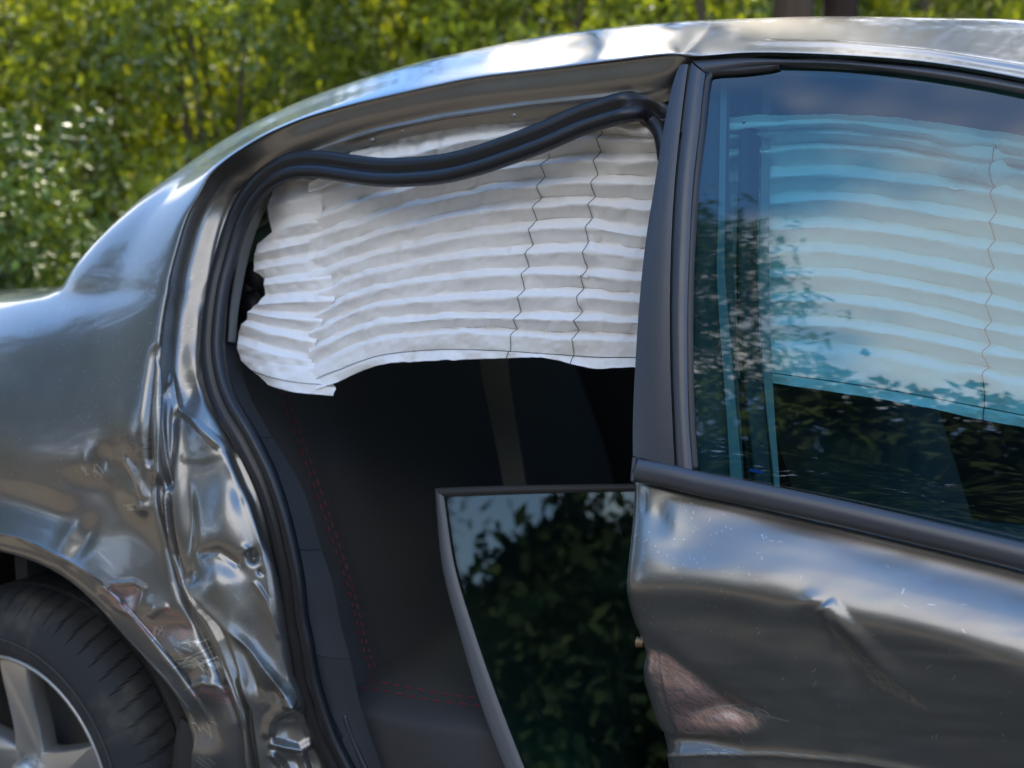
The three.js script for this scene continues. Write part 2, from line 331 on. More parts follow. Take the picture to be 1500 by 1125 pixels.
  const g0 = gridFromNet(net(rows), [3, 6, 40, 40, 4, 58, 44, 10, 4], sv);
  { // ease the foot of the pillar into the shoulder of the boot
    const start = sv.slice(0, 16).reduce((a, b) => a + b, 0), end = sv.slice(0, 26).reduce((a, b) => a + b, 0), c0 = 3 + 6 + 40 + 40 + 4 + 8, c1 = g0[0].length - 2;
    for (let it = 0; it < 90; it++) {
      const q = g0.map(r => r.slice());
      for (let j = start; j < end; j++) for (let i = c0; i < c1; i++) { const w = .5 * smooth(start, start + 14, j) * smooth(end, end - 30, j) * smooth(c0, c0 + 20, i); g0[j][i] = q[j][i].clone().lerp(q[j - 1][i].clone().add(q[j + 1][i]).add(q[j][i - 1]).add(q[j][i + 1]).multiplyScalar(.25), w); }
    }
  }
  const D = sum([
    // long sharp folds down from the waist of the rear pillar
    ridge([[230, 500], [222, 560], [217, 640], [219, 690]], 6, -.011, 'g', .15, .1),
    ridge([[244, 560], [242, 620], [243, 680], [246, 720]], 5, -.010, 'g', .15, .1),
    ridge([[257, 592], [254, 640], [249, 690], [247, 722]], 5, -.010, 'g', .2, .1),
    ridge([[236, 520], [231, 600], [230, 680], [232, 715]], 7, .006, 'g'),
    ridge([[232, 690], [236, 760], [241, 805], [254, 852], [277, 903], [306, 952], [330, 1005], [347, 1062], [354, 1130], [356, 1190]], 7, -.013, 'g', .06, 0),
    ridge([[247, 715], [250, 770], [256, 815], [268, 850], [290, 893], [320, 940], [346, 992], [364, 1045], [376, 1130], [380, 1190]], 5, -.011, 's', .06, 0),
    ridge([[240, 705], [244, 770], [250, 815], [262, 853], [285, 900], [314, 950], [339, 1003], [356, 1060], [365, 1130], [368, 1190]], 5, .007, 'c', .06, 0),
    // dents and lumps in the crushed jamb
    bump(276, 760, 10, 50, -.009), bump(334, 758, 34, 62, .009), bump(352, 722, 10, 22, -.004),
    bump(300, 640, 34, 40, .010), bump(278, 575, 16, 28, -.008, .4), 
    bump(371, 815, 8, 9, -.016), bump(362, 806, 7, 6, .005), bump(382, 838, 5, 4, -.004),
    bump(330, 822, 34, 18, -.008, .5), bump(308, 862, 28, 36, .007, .7), bump(378, 905, 36, 60, -.013, -.25), bump(356, 960, 28, 30, -.007),
    ridge([[268, 848], [290, 856], [308, 884], [336, 920], [366, 952], [396, 986], [424, 1022]], 11, .013, 'c', .1, .02),
    ridge([[284, 872], [306, 910], [336, 950], [362, 990], [388, 1030]], 9, -.012, 'g', .2, .2),
    ridge([[278, 868], [300, 908], [328, 950], [352, 1000], [366, 1050]], 6, .007, 'g', .2, .2),
    ridge([[332, 645], [352, 690], [374, 738], [392, 790], [402, 830]], 9, -.008, 'g', .2, .3),
    ridge([[326, 650], [345, 696], [366, 742], [384, 796], [402, 850], [418, 920], [432, 975]], 7, .004, 'g', .15, .2),
    ridge([[248, 540], [262, 600], [285, 616], [330, 662]], 8, .0042, 's'), ridge([[262, 670], [298, 674], [334, 664]], 9, .0012, 's'), ridge([[286, 812], [320, 806], [352, 830]], 8, -.0032, 's'), ridge([[370, 850], [392, 880], [414, 940]], 7, .003, 's'), ridge([[178, 668], [200, 700], [214, 735]], 7, .003, 's'),
    // crumpled star low on the jamb
    bump(424, 1026, 26, 22, .014), ridge([[424, 1022], [396, 1055], [390, 1086]], 12, .008, 's', 0, .2),
    ridge([[424, 1022], [450, 1056], [462, 1084]], 12, .008, 's', 0, .2),
    ridge([[390, 1086], [420, 1094], [440, 1098], [462, 1082]], 9, .008, 's'), bump(420, 1066, 16, 20, -.006), bump(402, 1014, 14, 12, -.007),
    bump(430, 1118, 28, 14, -.009), ridge([[395, 1100], [412, 1120], [425, 1150]], 9, .008, 's'), ridge([[440, 1100], [448, 1125], [455, 1150]], 10, .008, 's'),
    // outer flank: dent beside the fold, wrinkles, buckles above the arch
    bump(165, 690, 42, 44, -.009, .3), bump(196, 640, 26, 60, .006), bump(190, 728, 36, 30, .005), bump(146, 672, 10, 18, -.004), bump(124, 680, 7, 20, .002),
    bump(219, 715, 8, 28, -.007), bump(210, 744, 10, 9, .005),
    ridge([[40, 676], [110, 706], [180, 752], [230, 815], [262, 880], [292, 940], [316, 1000]], 26, -.008, 'g', .3, .2),
    bump(122, 790, 12, 28, -.0055, .5), bump(104, 786, 14, 30, .004, .5), bump(184, 872, 20, 15, -.005), bump(234, 894, 26, 18, .004, .4),
    bump(255, 918, 44, 20, -.007, .5), bump(262, 962, 30, 26, .005), bump(300, 1008, 28, 20, .007), bump(290, 1060, 30, 26, -.009, .5), bump(325, 1070, 14, 30, .004), bump(308, 1105, 30, 20, .008),
    ridge([[160, 855], [150, 868], [172, 890], [198, 902]], 4, .0022, 'g'), ridge([[198, 902], [206, 880], [211, 862], [196, 853], [160, 856]], 4, .0022, 'g'), ridge([[280, 1006], [300, 996], [322, 1002], [334, 1022]], 4, .003, 'g'), ridge([[216, 905], [230, 892], [246, 888]], 4, .002, 'g'),
    (x, y) => x < 420 && y > 560 ? .0008 * noise3(x / 34, y / 50, 1.5) * smooth(150, 240, x) : 0,
    
    // buckle in the roof skin above the centre pillar, seam above the front door
    ridge([[1002, 86], [1018, 66], [1042, 42], [1052, 34]], 12, .0016, 'c', 0, .3), ridge([[985, 76], [1004, 66], [1030, 54], [1080, 50]], 12, -.0012, 'g'), ridge([[1080, 62], [1220, 64], [1360, 76], [1500, 98], [1600, 120]], 4, .002, 'g', .1, 0),
    bump(800, 70, 50, 10, -.004, -.2), bump(720, 84, 30, 8, .003, -.2), bump(900, 62, 40, 9, .003),
    ridge([[480, 213], [560, 190], [650, 170], [780, 152], [900, 140], [968, 132]], 4, .004, 'g'),
  ]);
  const g1 = displaceGrid(g0, D);
  const sheet = paintSheet(-.42, .15, .78, 1.2, 2048, (g, at, m, r) => {
    // pink strokes and painted glint outlines low on the flank, scraped bare marks
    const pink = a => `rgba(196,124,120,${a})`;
    strokeFill(g, at, [[158, 856], [176, 852], [200, 854], [211, 865], [206, 884], [200, 902], [186, 892], [170, 880], [156, 868]], pink, 260, 9, .6, r);
    strokeFill(g, at, [[205, 912], [220, 900], [234, 890], [250, 886], [264, 905], [276, 932], [250, 938], [226, 928]], pink, 240, 10, .6, r);
    strokeFill(g, at, [[284, 1014], [300, 998], [320, 1003], [333, 1020], [337, 1034], [320, 1030], [300, 1026]], pink, 200, 8, .3, r);
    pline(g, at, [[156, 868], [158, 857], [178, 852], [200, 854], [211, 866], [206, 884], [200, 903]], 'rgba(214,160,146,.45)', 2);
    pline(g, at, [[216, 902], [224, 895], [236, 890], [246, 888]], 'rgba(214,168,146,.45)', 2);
    pline(g, at, [[279, 1006], [294, 997], [304, 995], [322, 1002], [332, 1014]], 'rgba(176,176,172,.55)', 2);
    const scr = (x, y, n, s, a) => { for (let i = 0; i < n; i++) { const t = a + (r() - .5) * 1.2, l = s * (.4 + r()), X = x + (r() - .5) * s * 1.6, Y = y + (r() - .5) * s * .8; pline(g, at, [[X, Y], [X + l * Math.cos(t) * .5 + r() * 2, Y + l * Math.sin(t) * .5], [X + l * Math.cos(t), Y + l * Math.sin(t)]], `rgba(205,205,200,${.35 + .5 * r()})`, 1.4 + 2 * r()); } };
    scr(237, 918, 9, 10, 1.2); scr(274, 943, 12, 14, .3); scr(275, 968, 20, 20, -.1); scr(300, 970, 14, 12, .8); scr(245, 985, 6, 14, .8); scr(290, 1060, 9, 16, .9); scr(300, 1110, 16, 18, .9); scr(228, 715, 8, 6, 1.4); scr(186, 744, 10, 10, .2); scr(127, 685, 10, 14, 1.2);
    for (let i = 0; i < 70; i++) { const x = 148 + 68 * Math.sqrt(r()), y = 636 + 48 * r(), l = 1 + 4 * r() * r(); pline(g, at, [[x, y], [x + l, y + (r() - .4) * 2]], `rgba(56,48,50,${.2 + .4 * r()})`, .8 + 1.4 * r()); }
    for (let i = 0; i < 26; i++) { const x = 196 + 20 * r(), y = 632 + 44 * r(); pline(g, at, [[x, y], [x + 7 * r(), y + 2 * r() - 1]], 'rgba(50,44,50,.5)', .8 + r()); }
    for (let i = 0; i < 700; i++) { const x = -60 + 310 * r(), y = 380 + 330 * r(), s = .8 + 2.2 * r(), t = -.9 + .4 * r(), l = 6 * r() * r(); pline(g, at, [[x, y], [x + l * Math.cos(t), y + l * Math.sin(t)]], `rgba(190,186,172,${.2 + .45 * r()})`, s); }
    for (let i = 0; i < 120; i++) { const x = 230 + 190 * r(), y = 600 + 480 * r(), t = r() * 6.3, l = 3 + 14 * r() * r(); pline(g, at, [[x, y], [x + l * Math.cos(t), y + l * Math.sin(t)]], `rgba(200,205,210,${.1 + .3 * r()})`, 1); }
  });
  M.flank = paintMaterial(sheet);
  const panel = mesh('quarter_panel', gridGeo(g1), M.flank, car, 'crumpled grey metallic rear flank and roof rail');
  // two rain-worn spots on the shoulder of the boot, spot-weld tabs along the upper flange
  for (const [x, y] of [[588, 195], [671, 178], [752, 172], [545, 208]]) {
    const tab = new THREE.SphereGeometry(.004, 10, 8); tab.scale(1.1, .75, .45); const p = P(x, y - 3, -.041); tab.translate(p.x, p.y, p.z); mesh('weld_tab', tab, M.metal, panel);
  }
}

// ---- roof skin, headliner, boot deck, far side, floor: the shell that closes the cabin
{
  const zf = -1.72;
  const roofRow = x => { const yr = 1.475 - .045 * (x - 1.0) ** 2 - .02 * Math.max(0, .3 - x); return [V(x, yr - .012, -.5), V(x, yr + .014, -.7), V(x, yr + .024, -.9), V(x, yr + .012, -1.15), V(x, yr - .06, -1.42), V(x, 1.36 - .05 * (x - 1.0) ** 2, -1.52)]; };
  mesh('roof', gridGeo(gridFromNet([.25, .6, 1, 1.3, 1.56].map(roofRow), 8, 8)), M.paint, car);
  const liner = [.5, .7, 1, 1.5, 2.1].map(x => { const y = 1.42 - .06 * (x - 1.0) ** 2; return [V(x, y - .03, -.28), V(x, y, -.5), V(x, y, -1.2), V(x, y - .05, -1.5)]; });
  mesh('headliner', gridGeo(gridFromNet(liner, 8, 8)), M.liner, car);
  mesh('floor_pan', new THREE.BoxGeometry(3.2, .05, 1.5).translate(1.1, .2, -.86), M.dark, car);
  // far side: door panels below, glass above
  const far = new THREE.Shape(); far.moveTo(-.8, .22); far.lineTo(2.7, .22); far.lineTo(2.7, .93); far.lineTo(-.8, 1.02); far.closePath();
  mesh('far_side_panel', new THREE.ExtrudeGeometry(far, { depth: .1, bevelEnabled: true, bevelSize: .01, bevelThickness: .01 }).translate(0, 0, zf - .06), M.paint, car);
  mesh('far_door_trim', new RoundedBoxGeometry(2.6, .72, .05, 3, .02).translate(1.1, .58, zf + .12), M.plastic, car);
  const fw = new THREE.Shape(); fw.moveTo(-.35, 1.0); fw.lineTo(2.35, .94); fw.lineTo(1.75, 1.37); fw.lineTo(.9, 1.41); fw.lineTo(.2, 1.34); fw.closePath();
  const fg = new THREE.ExtrudeGeometry(fw, { depth: .02, bevelEnabled: false }); fg.translate(0, -.95, 0); fg.rotateX(.4); fg.translate(0, .95, zf + .02);
  mesh('far_window', fg, new THREE.MeshPhysicalMaterial({ color: new THREE.Color().setRGB(.16, .2, .19), roughness: .03, transmission: 1, thickness: 0, ior: 1.5 }), car);
  // rear bulkhead behind the seat with parcel shelf, boot deck
  mesh('parcel_shelf', new THREE.BoxGeometry(.5, .03, 1.36).translate(-.28, .96, -.92), M.dark, car);
  mesh('boot_wall', new THREE.BoxGeometry(.03, .8, 1.45).translate(-.1, .58, -.9), M.dark, car);
  const deck = [[-1.02, .97], [-.9, 1.0], [-.62, 1.01], [-.3, 1.02]].map(([x, y]) => [V(x, y - .06, -.3), V(x, y, -.42), V(x, y + .012, -.9), V(x, y, -1.4), V(x, y - .1, -1.62)]);
  mesh('boot_lid', gridGeo(gridFromNet(deck, 8, 8)), M.paint, car);
  const rw = [[-.25, .97], [.02, 1.12], [.32, 1.27], [.52, 1.36]].map(([x, y]) => [V(x, y - .03, -.40), V(x, y, -.6), V(x, y + .01, -.9), V(x, y, -1.2), V(x, y - .04, -1.5)]);
  mesh('rear_window', gridGeo(gridFromNet(rw, 8, 8)), new THREE.MeshPhysicalMaterial({ color: new THREE.Color().setRGB(.10, .17, .13), roughness: .05, transmission: .25, thickness: 0, ior: 1.5 }), car);
  // windscreen, bonnet and front wing carry on ahead of the picture
  const ws = [[1.5, 1.43], [1.98, 1.25], [2.45, 1.0]].map(([x, y], i) => [V(x, y, -.34 + i * .09), V(x + .06, y, -.6), V(x + .09, y, -.9), V(x + .06, y, -1.2), V(x, y, -1.46)]);
  mesh('windscreen', gridGeo(gridFromNet(ws, 8, 10)), new THREE.MeshPhysicalMaterial({ color: new THREE.Color().setRGB(.55, .68, .62), transmission: 1, roughness: 0, thickness: 0, ior: 1.5 }), car);
  const bon = [[2.4, 1.02], [2.7, .98], [3.1, .9], [3.4, .78]].map(([x, y], i) => [V(x, y - .1, -.10 - .04 * i), V(x, y - .02, -.3 - .03 * i), V(x, y + .02, -.9), V(x, y - .02, -1.5 + .03 * i), V(x, y - .1, -1.7 + .04 * i)]);
  mesh('bonnet', gridGeo(gridFromNet(bon, 8, 8)), M.paint, car);
  const wing = [[2.42, 0], [2.7, .0], [3.1, -.05], [3.45, -.2]].map(([x, z]) => [V(x, .9, -.1 + z), V(x, .75, -.03 + z), V(x, .66, -.02 + z), V(x, .55, -.05 + z)]);
  mesh('front_wing', gridGeo(gridFromNet(wing, 8, 8)), M.paint, car);
  // tail panel, bumper and windscreen pillar outside the picture
  const tail = (pts, hs) => gridGeo(gridFromNet(pts.map(([x, z]) => hs.map(([y, k]) => V(x + (x < -.9 ? k : 0), y, z - (x < -.9 ? 0 : k)))), 6, 6));
  const sz = x => S(x, .85) - .012;
  mesh('tail_panel', tail([[-.46, sz(-.46)], [-.7, sz(-.7)], [-.9, sz(-.9) - .03], [-1.01, -.34], [-1.05, -.9], [-1.01, -1.4], [-.9, -1.6], [-.4, -1.7]], [[.62, 0], [.75, 0], [.88, .005], [.96, .02], [.995, .06]]), M.paint, car);
  mesh('rear_bumper', tail([[-.40, sz(-.4)], [-.7, sz(-.7) + .01], [-.93, sz(-.93)], [-1.08, -.34], [-1.12, -.9], [-1.08, -1.4], [-.93, -1.62], [-.4, -1.72]], [[.64, .02], [.60, -.005], [.45, -.01], [.32, 0], [.25, .03]]), M.paint, car);
  mesh('windscreen_pillar', sweep(splineLine([V(2.46, .93, -.07), V(2.1, 1.11, -.12), V(1.8, 1.245, -.17), V(1.66, 1.305, -.20)], 8), circle(.036, 12, 1, .8), V(0, .4, 1).normalize()), M.paint, car);
  mesh('bulkhead', new THREE.BoxGeometry(.05, .75, 1.5).translate(2.35, .55, -.88), M.dark, car);
  mesh('sill', new RoundedBoxGeometry(2.0, .14, .12, 3, .03).translate(1.5, .24, -.1), M.paint, car);
}

// ---- door opening: rubber seal, plastic jamb trim, rear pillar lining
const sealPx = [[540, 1200], [501, 1125], [481, 1085], [464, 1038], [451, 992], [443, 945], [435, 905], [429, 850], [419, 800], [407, 752], [391, 704], [374, 668], [357, 636], [340, 609], [327, 582], [318, 552], [313, 515], [314, 480], [321, 425], [332, 380], [348, 328], [364, 296], [386, 268], [412, 250], [440, 242], [473, 242], [510, 247], [560, 253], [610, 252], [655, 247], [700, 236], [750, 219], [800, 200], [850, 178], [890, 165], [917, 158], [942, 158], [962, 168], [980, 190], [988, 230]];
{
  const path = splineLine(sealPx.map(([x, y], i) => P(x, y, i > 22 && i < 36 ? -.030 : i === 22 ? -.038 : i === 21 || i === 36 ? -.046 : i === 20 ? -.052 : -.058)), 5);
  const prof = [];
  for (let k = 0; k < 14; k++) { const a = k / 14 * 2 * Math.PI; prof.push([-.0075 + .0085 * Math.cos(a) * 1, .004 + .0105 * Math.sin(a)]); }
  // outer bulb and inner lip as one extrusion with a groove between
  const lip = [[.0005, .002], [.004, .0075], [.010, .009], [.016, .0065], [.0175, .0], [.016, -.006], [.001, -.007]];
  const bulb = [[-.0005, -.007], [-.012, -.007], [-.0165, -.002], [-.0172, .005], [-.0145, .0115], [-.009, .0135], [-.0035, .0105], [-.0012, .0055]];
  const upv = () => V(0, .25, 1).normalize();
  const seal = mesh('door_seal', sweep(path, [...lip.map(p => [-p[0] * 1.15, p[1]]).reverse(), ...bulb.map(p => [-p[0] * 1.15, p[1]]).reverse()], upv), M.rubber, car, 'black rubber door seal hanging loose from the upper frame');
  // jamb trim between seal and seat
  const A = [[314, 496], [320, 548], [330, 584], [358, 632], [392, 700], [420, 800], [430, 850], [437, 905], [446, 950], [466, 1038], [504, 1125], [540, 1200]];
  const B = [[346, 503], [355, 546], [369, 586], [400, 642], [444, 718], [471, 806], [486, 850], [500, 918], [513, 966], [530, 1040], [560, 1125], [590, 1200]];
  const cuts = [0, 3, 5, 8, 11], parts = 4;
  for (let k = 0; k < parts; k++) {
    const a = A.slice(cuts[k], cuts[k + 1] + 1), b = B.slice(cuts[k], cuts[k + 1] + 1);
    const gap = .985; // short joint between the mouldings
    const l = a.length - 1; a[l] = [lerp(a[l - 1][0], a[l][0], gap), lerp(a[l - 1][1], a[l][1], gap)]; b[l] = [lerp(b[l - 1][0], b[l][0], gap), lerp(b[l - 1][1], b[l][1], gap)];
    mesh('jamb_trim', strip(a, b, -.082, -.125, { n: 8, m: 6, crown: .012, t: .004 }), M.plastic, car);
  }
  mesh('pillar_lining', strip([[392, 284], [372, 310], [357, 345], [347, 400], [340, 450], [337, 500]], [[402, 286], [384, 318], [370, 355], [359, 400], [350, 450], [345, 502]], -.095, -.115, { n: 8, m: 3, t: .003 }), M.beige, car);
  // broken inner lip of the seal and a stray strip standing beside it
  mesh('seal_lip', sweep(splineLine([[455, 955], [466, 1010], [480, 1050], [496, 1084]].map(p => P(p[0], p[1], -.075)), 8), [[-.006, -.003], [.006, -.003], [.006, .003], [-.006, .003]], V(0, .2, 1)), M.trim, car);
  mesh('sill_strip', sweep(splineLine([[502, 1048], [515, 1085], [540, 1140], [565, 1200]].map(p => P(p[0], p[1], -.10)), 8), [[-.0045, -.003], [.0045, -.003], [.0045, .003], [-.0045, .003]], V(.2, .2, 1)), M.trim, car);
  // belt reel and crumpled webbing seen past the end of the curtain
  const reel = []; const r = rng(5); for (let k = 0; k < 7; k++) { const s = new THREE.SphereGeometry(.018 + .012 * r(), 10, 8); const p = P(362 + 16 * r(), 398 + 62 * r(), -.2); s.scale(1, 1.2, .8); s.translate(p.x, p.y, p.z); reel.push(s); }
  mesh('belt_reel', mergeGeometries(reel), M.rubber, car);
}

// ---- curtain airbag: accordion pleats hanging from the roof rail, running on behind the front glass
{
  const X = [452, 475, 500, 520, 560, 640, 720, 800, 870, 945, 1040, 1130, 1219, 1320, 1416, 1510, 1620, 1740];
  const ext = (a, c) => a.concat(c);
  const crest = [
    [288, 283, 277, 273, 262, 243, 226, 212, 203, 207, 202, 196, 196, 206, 222, 236, 258, 280],
    [322, 316, 307, 300, 289, 268, 251, 241, 236, 237, 230, 222, 217, 226, 242, 258, 280, 304],
    [351, 345, 336, 330, 314, 295, 279, 271, 268, 271, 266, 260, 258, 266, 279, 294, 316, 340],
    [379, 373, 363, 357, 343, 323, 308, 302, 300, 307, 303, 297, 294, 306, 322, 338, 360, 384],
    [406, 400, 391, 384, 371, 354, 341, 334, 334, 345, 342, 336, 334, 345, 360, 376, 398, 422],
    [436, 429, 415, 408, 398, 382, 374, 370, 370, 378, 376, 371, 370, 384, 402, 420, 442, 466],
    [466, 456, 442, 434, 423, 411, 405, 402, 404, 411, 410, 406, 406, 420, 440, 458, 480, 504],
    [489, 481, 467, 459, 448, 440, 437, 435, 437, 443, 443, 441, 442, 456, 476, 494, 516, 540],
    [516, 507, 495, 486, 475, 467, 466, 468, 471, 475, 476, 476, 478, 492, 512, 530, 552, 576],
    [542, 533, 519, 510, 498, 489, 488, 496, 498, 499, 504, 510, 514, 528, 546, 564, 586, 610]];
  const top = [268, 258, 236, 218, 200, 186, 176, 168, 164, 172, 172, 168, 166, 172, 186, 200, 222, 246];
  const stitch = [562, 551, 541, 533, 520, 512, 513, 518, 523, 524, 534, 546, 558, 574, 592, 610, 632, 656];
  const hem = [578, 566, 557, 548, 534, 528, 525, 525, 540, 538, 549, 561, 574, 590, 610, 628, 650, 674];
  const base = x => -.112 - .012 * smooth(950, 1150, x);
  const XD = []; for (let x = 452; x <= 1740; x += x < 960 ? 13 : 26) XD.push(x);
  const tab = (T, x) => { // smooth reading of a table at x
    let i = 0; while (i < X.length - 2 && X[i + 1] < x) i++;
    const t = (x - X[i]) / (X[i + 1] - X[i]), s = j => (T[Math.min(X.length - 1, j + 1)] - T[Math.max(0, j - 1)]) / (X[Math.min(X.length - 1, j + 1)] - X[Math.max(0, j - 1)]), h = X[i + 1] - X[i];
    return T[i] * (2 * t ** 3 - 3 * t * t + 1) + s(i) * h * (t ** 3 - 2 * t * t + t) + T[i + 1] * (3 * t * t - 2 * t ** 3) + s(i + 1) * h * (t ** 3 - t * t);
  };
  const rows = [], amp = (x, k) => (.0068 + .0034 * smooth(560, 800, x)) * (1 + .35 * noise3(x / 70, k * 2.7, 4.4) + .2 * noise3(x / 23, k * 3.1, 1.2));
  const row = (yf, dz, wob = 0) => { const k = rows.length; rows.push(XD.map(x => [x, yf(x) + wob * (noise3(x / 60, k * 1.9, 7.7) + .6 * noise3(x / 21, k * 2.3, 3.1)), base(x) + (typeof dz === 'function' ? dz(x) : dz)])); };
  const T0 = x => tab(top, x), C0 = x => tab(crest[0], x);
  row(T0, .060); row(x => lerp(T0(x), C0(x), .3), .050, 3); row(x => lerp(T0(x), C0(x), .55), .052, 4); row(x => lerp(T0(x), C0(x), .78), .034, 3);
  crest.forEach((c, k) => {
    const last = k === crest.length - 1, n = last ? stitch : crest[k + 1];
    const out = .03 * Math.max(0, 1 - k / 4) ** 1.3; row(x => tab(c, x), x => amp(x, k) + out, 1.6);
    if (!last) row(x => lerp(tab(c, x), tab(n, x), lerp(.72, .6, smooth(540, 900, x)) + .07 * noise3(x / 18, k * 1.7, 9)), x => -amp(x, k + .4) + .03 * Math.max(0, 1 - (k + .6) / 4) ** 1.3, 1.2);
  });
  row(x => tab(stitch, x), x => .002 + .003 * noise3(x / 40, 2, 2)); row(x => lerp(tab(stitch, x), tab(hem, x), .25), x => .003 + .003 * noise3(x / 40, 2, 2)); row(x => tab(hem, x), x => .002 + .005 * noise3(x / 30, 5, 2), 1);
  const sv = rows.slice(1).map((_, k) => k < 4 ? 6 : 8);
  let g = gridFromNet(net(rows), 4, sv, false, true);
  g = displaceGrid(g, (px, py) => .0012 * noise3(px / 30, py / 14, 2) + .0022 * Math.max(0, noise3(px / 34 + py / 30, py / 34 - px / 90, 12)) + .0017 * noise3(px / 8 + py / 24, py / 60, 6) * lerp(1.2, .35, smooth(600, 860, px)) + .0007 * noise3(px / 6, py / 6, 9)
    + (bump(868, 360, 9, 14, .006)(px, py) + bump(858, 402, 8, 10, -.006)(px, py) + bump(850, 440, 7, 8, .005)(px, py) + bump(812, 478, 8, 7, .005)(px, py) + bump(905, 340, 30, 10, -.003)(px, py) + bump(875, 515, 10, 16, -.004)(px, py) + bump(1420, 230, 40, 24, .012, .6)(px, py) + bump(1398, 280, 10, 8, -.008)(px, py) + bump(1460, 250, 12, 34, .010, -.3)(px, py) + bump(560, 216, 40, 6, .004, -.2)(px, py) + bump(620, 205, 30, 6, -.004, -.2)(px, py)));
  const geo = gridGeo(g);
  const bag = mesh('curtain_airbag', geo, M.cloth, car, 'deployed white pleated curtain airbag');
  // fanned end of the bag by the rear pillar
  const fan = [
    [[400, 268], [428, 260], [456, 266]], [[398, 284], [428, 277], [456, 277]], [[391, 303], [425, 296], [456, 289]], [[394, 324], [428, 316], [456, 311]], [[398, 340], [428, 331], [457, 323]],
    [[378, 357], [416, 350], [458, 340]], [[373, 372], [414, 363], [457, 351]], [[372, 384], [414, 376], [458, 369]], [[371, 396], [414, 388], [459, 380]], [[388, 408], [425, 402], [466, 397]], [[386, 417], [428, 413], [470, 407]],
    [[388, 432], [430, 428], [474, 424]], [[376, 446], [424, 443], [474, 441]], [[368, 452], [412, 456], [458, 458]], [[362, 457], [408, 466], [456, 471]], [[361, 468], [404, 478], [450, 488]], [[353, 474], [400, 490], [447, 502]], [[350, 490], [396, 506], [442, 521]], [[348, 502], [396, 518], [440, 529]],
    [[349, 517], [396, 531], [446, 538]], [[352, 528], [400, 541], [462, 548]], [[368, 542], [412, 556], [474, 566]], [[380, 550], [414, 560], [476, 569]], [[392, 563], [424, 573], [472, 580]]];
  const zz = fan.map((r, k) => { const a = k < 2 || k > 18 ? .002 : (k % 2 ? -.0062 : .0062); const lift = .042 * Math.max(0, 1 - k / 7); return r.map(([x, y], i) => [x + (i === 2 ? 16 : 0), y, lift * (.4 + .3 * i) - .105 + .006 * (i === 1) - .008 * (i === 2) + a * (i === 2 ? .8 : 1)]); });
  let fg = gridFromNet(net(zz), [22, 22], 9, false, true);
  fg = displaceGrid(fg, (px, py) => .0012 * noise3(px / 10, py / 8, 3) + .0010 * noise3(px / 22, py / 14, 5));
  mesh('airbag_end', gridGeo(fg), M.cloth, bag, 'fanned folded end of the airbag');
  // seams sewn in dark thread: hem line and two running down across the pleats
  const onGrid = (fn) => { const pts = []; for (const p of fn()) pts.push(p); return pts; };
  const find = (px, py) => { let b = 1e9, q = null; for (const r of g) for (const p of r) { const [x, y] = proj(p), d = (x - px) ** 2 + (y - py) ** 2; if (d < b) { b = d; q = p; } } return q.clone().add(V(0, 0, .0012)); };
  const rowsOf = g.length, colAt = x => { let b = 1e9, c = 0; g[Math.floor(rowsOf / 2)].forEach((p, i) => { const d = Math.abs(proj(p)[0] - x); if (d < b) { b = d; c = i; } }); return c; };
  const thread = (pts, r) => sweep(pts, circle(r, 5), V(.3, .2, 1));
  const stRow = g[rowsOf - 1 - 8 * 2].map(p => p.clone().add(V(0, 0, .0012)));
  mesh('hem_stitch', thread(stRow, .00045), M.thread, bag);
  const seam = (X0, X1, y0) => { // a line sewn straight on the flat cloth zigzags where the cloth folds
    const pts = []; for (let j = 8; j < rowsOf; j++) { const t = j / (rowsOf - 1), c0 = colAt(lerp(X0, X1, t)); let mz = 0, mn = 0; for (let k = -8; k <= 8; k++) { const q = g[Math.min(rowsOf - 1, Math.max(0, j + k))][c0]; mz += q.z; mn++; } const want = lerp(X0, X1, t) + (mz / mn - g[j][c0].z) * 480; let c = Math.max(1, Math.min(g[j].length - 2, colAt(want))); if (proj(g[j][c])[0] > want) c--; const xa = proj(g[j][c])[0], xb = proj(g[j][c + 1])[0], p = g[j][c].clone().lerp(g[j][c + 1], Math.max(0, Math.min(1, (want - xa) / (xb - xa)))); p.z += .001; const [, py] = proj(p); if (py > y0) pts.push(p); }
    return pts;
  };
  mesh('seam_stitch', thread(seam(812, 742, 224), .00045), M.thread, bag);
  mesh('seam_stitch', thread(seam(884, 836, 190), .00045), M.thread, bag);
  mesh('seam_stitch', thread(seam(1462, 1440, 210), .00045), M.thread, bag);
  const fr = fg[fg.length - 1 - 9 * 2].map(p => p.clone().add(V(0, 0, .001)));
  mesh('hem_stitch', thread(fr, .00045), M.thread, bag);
}

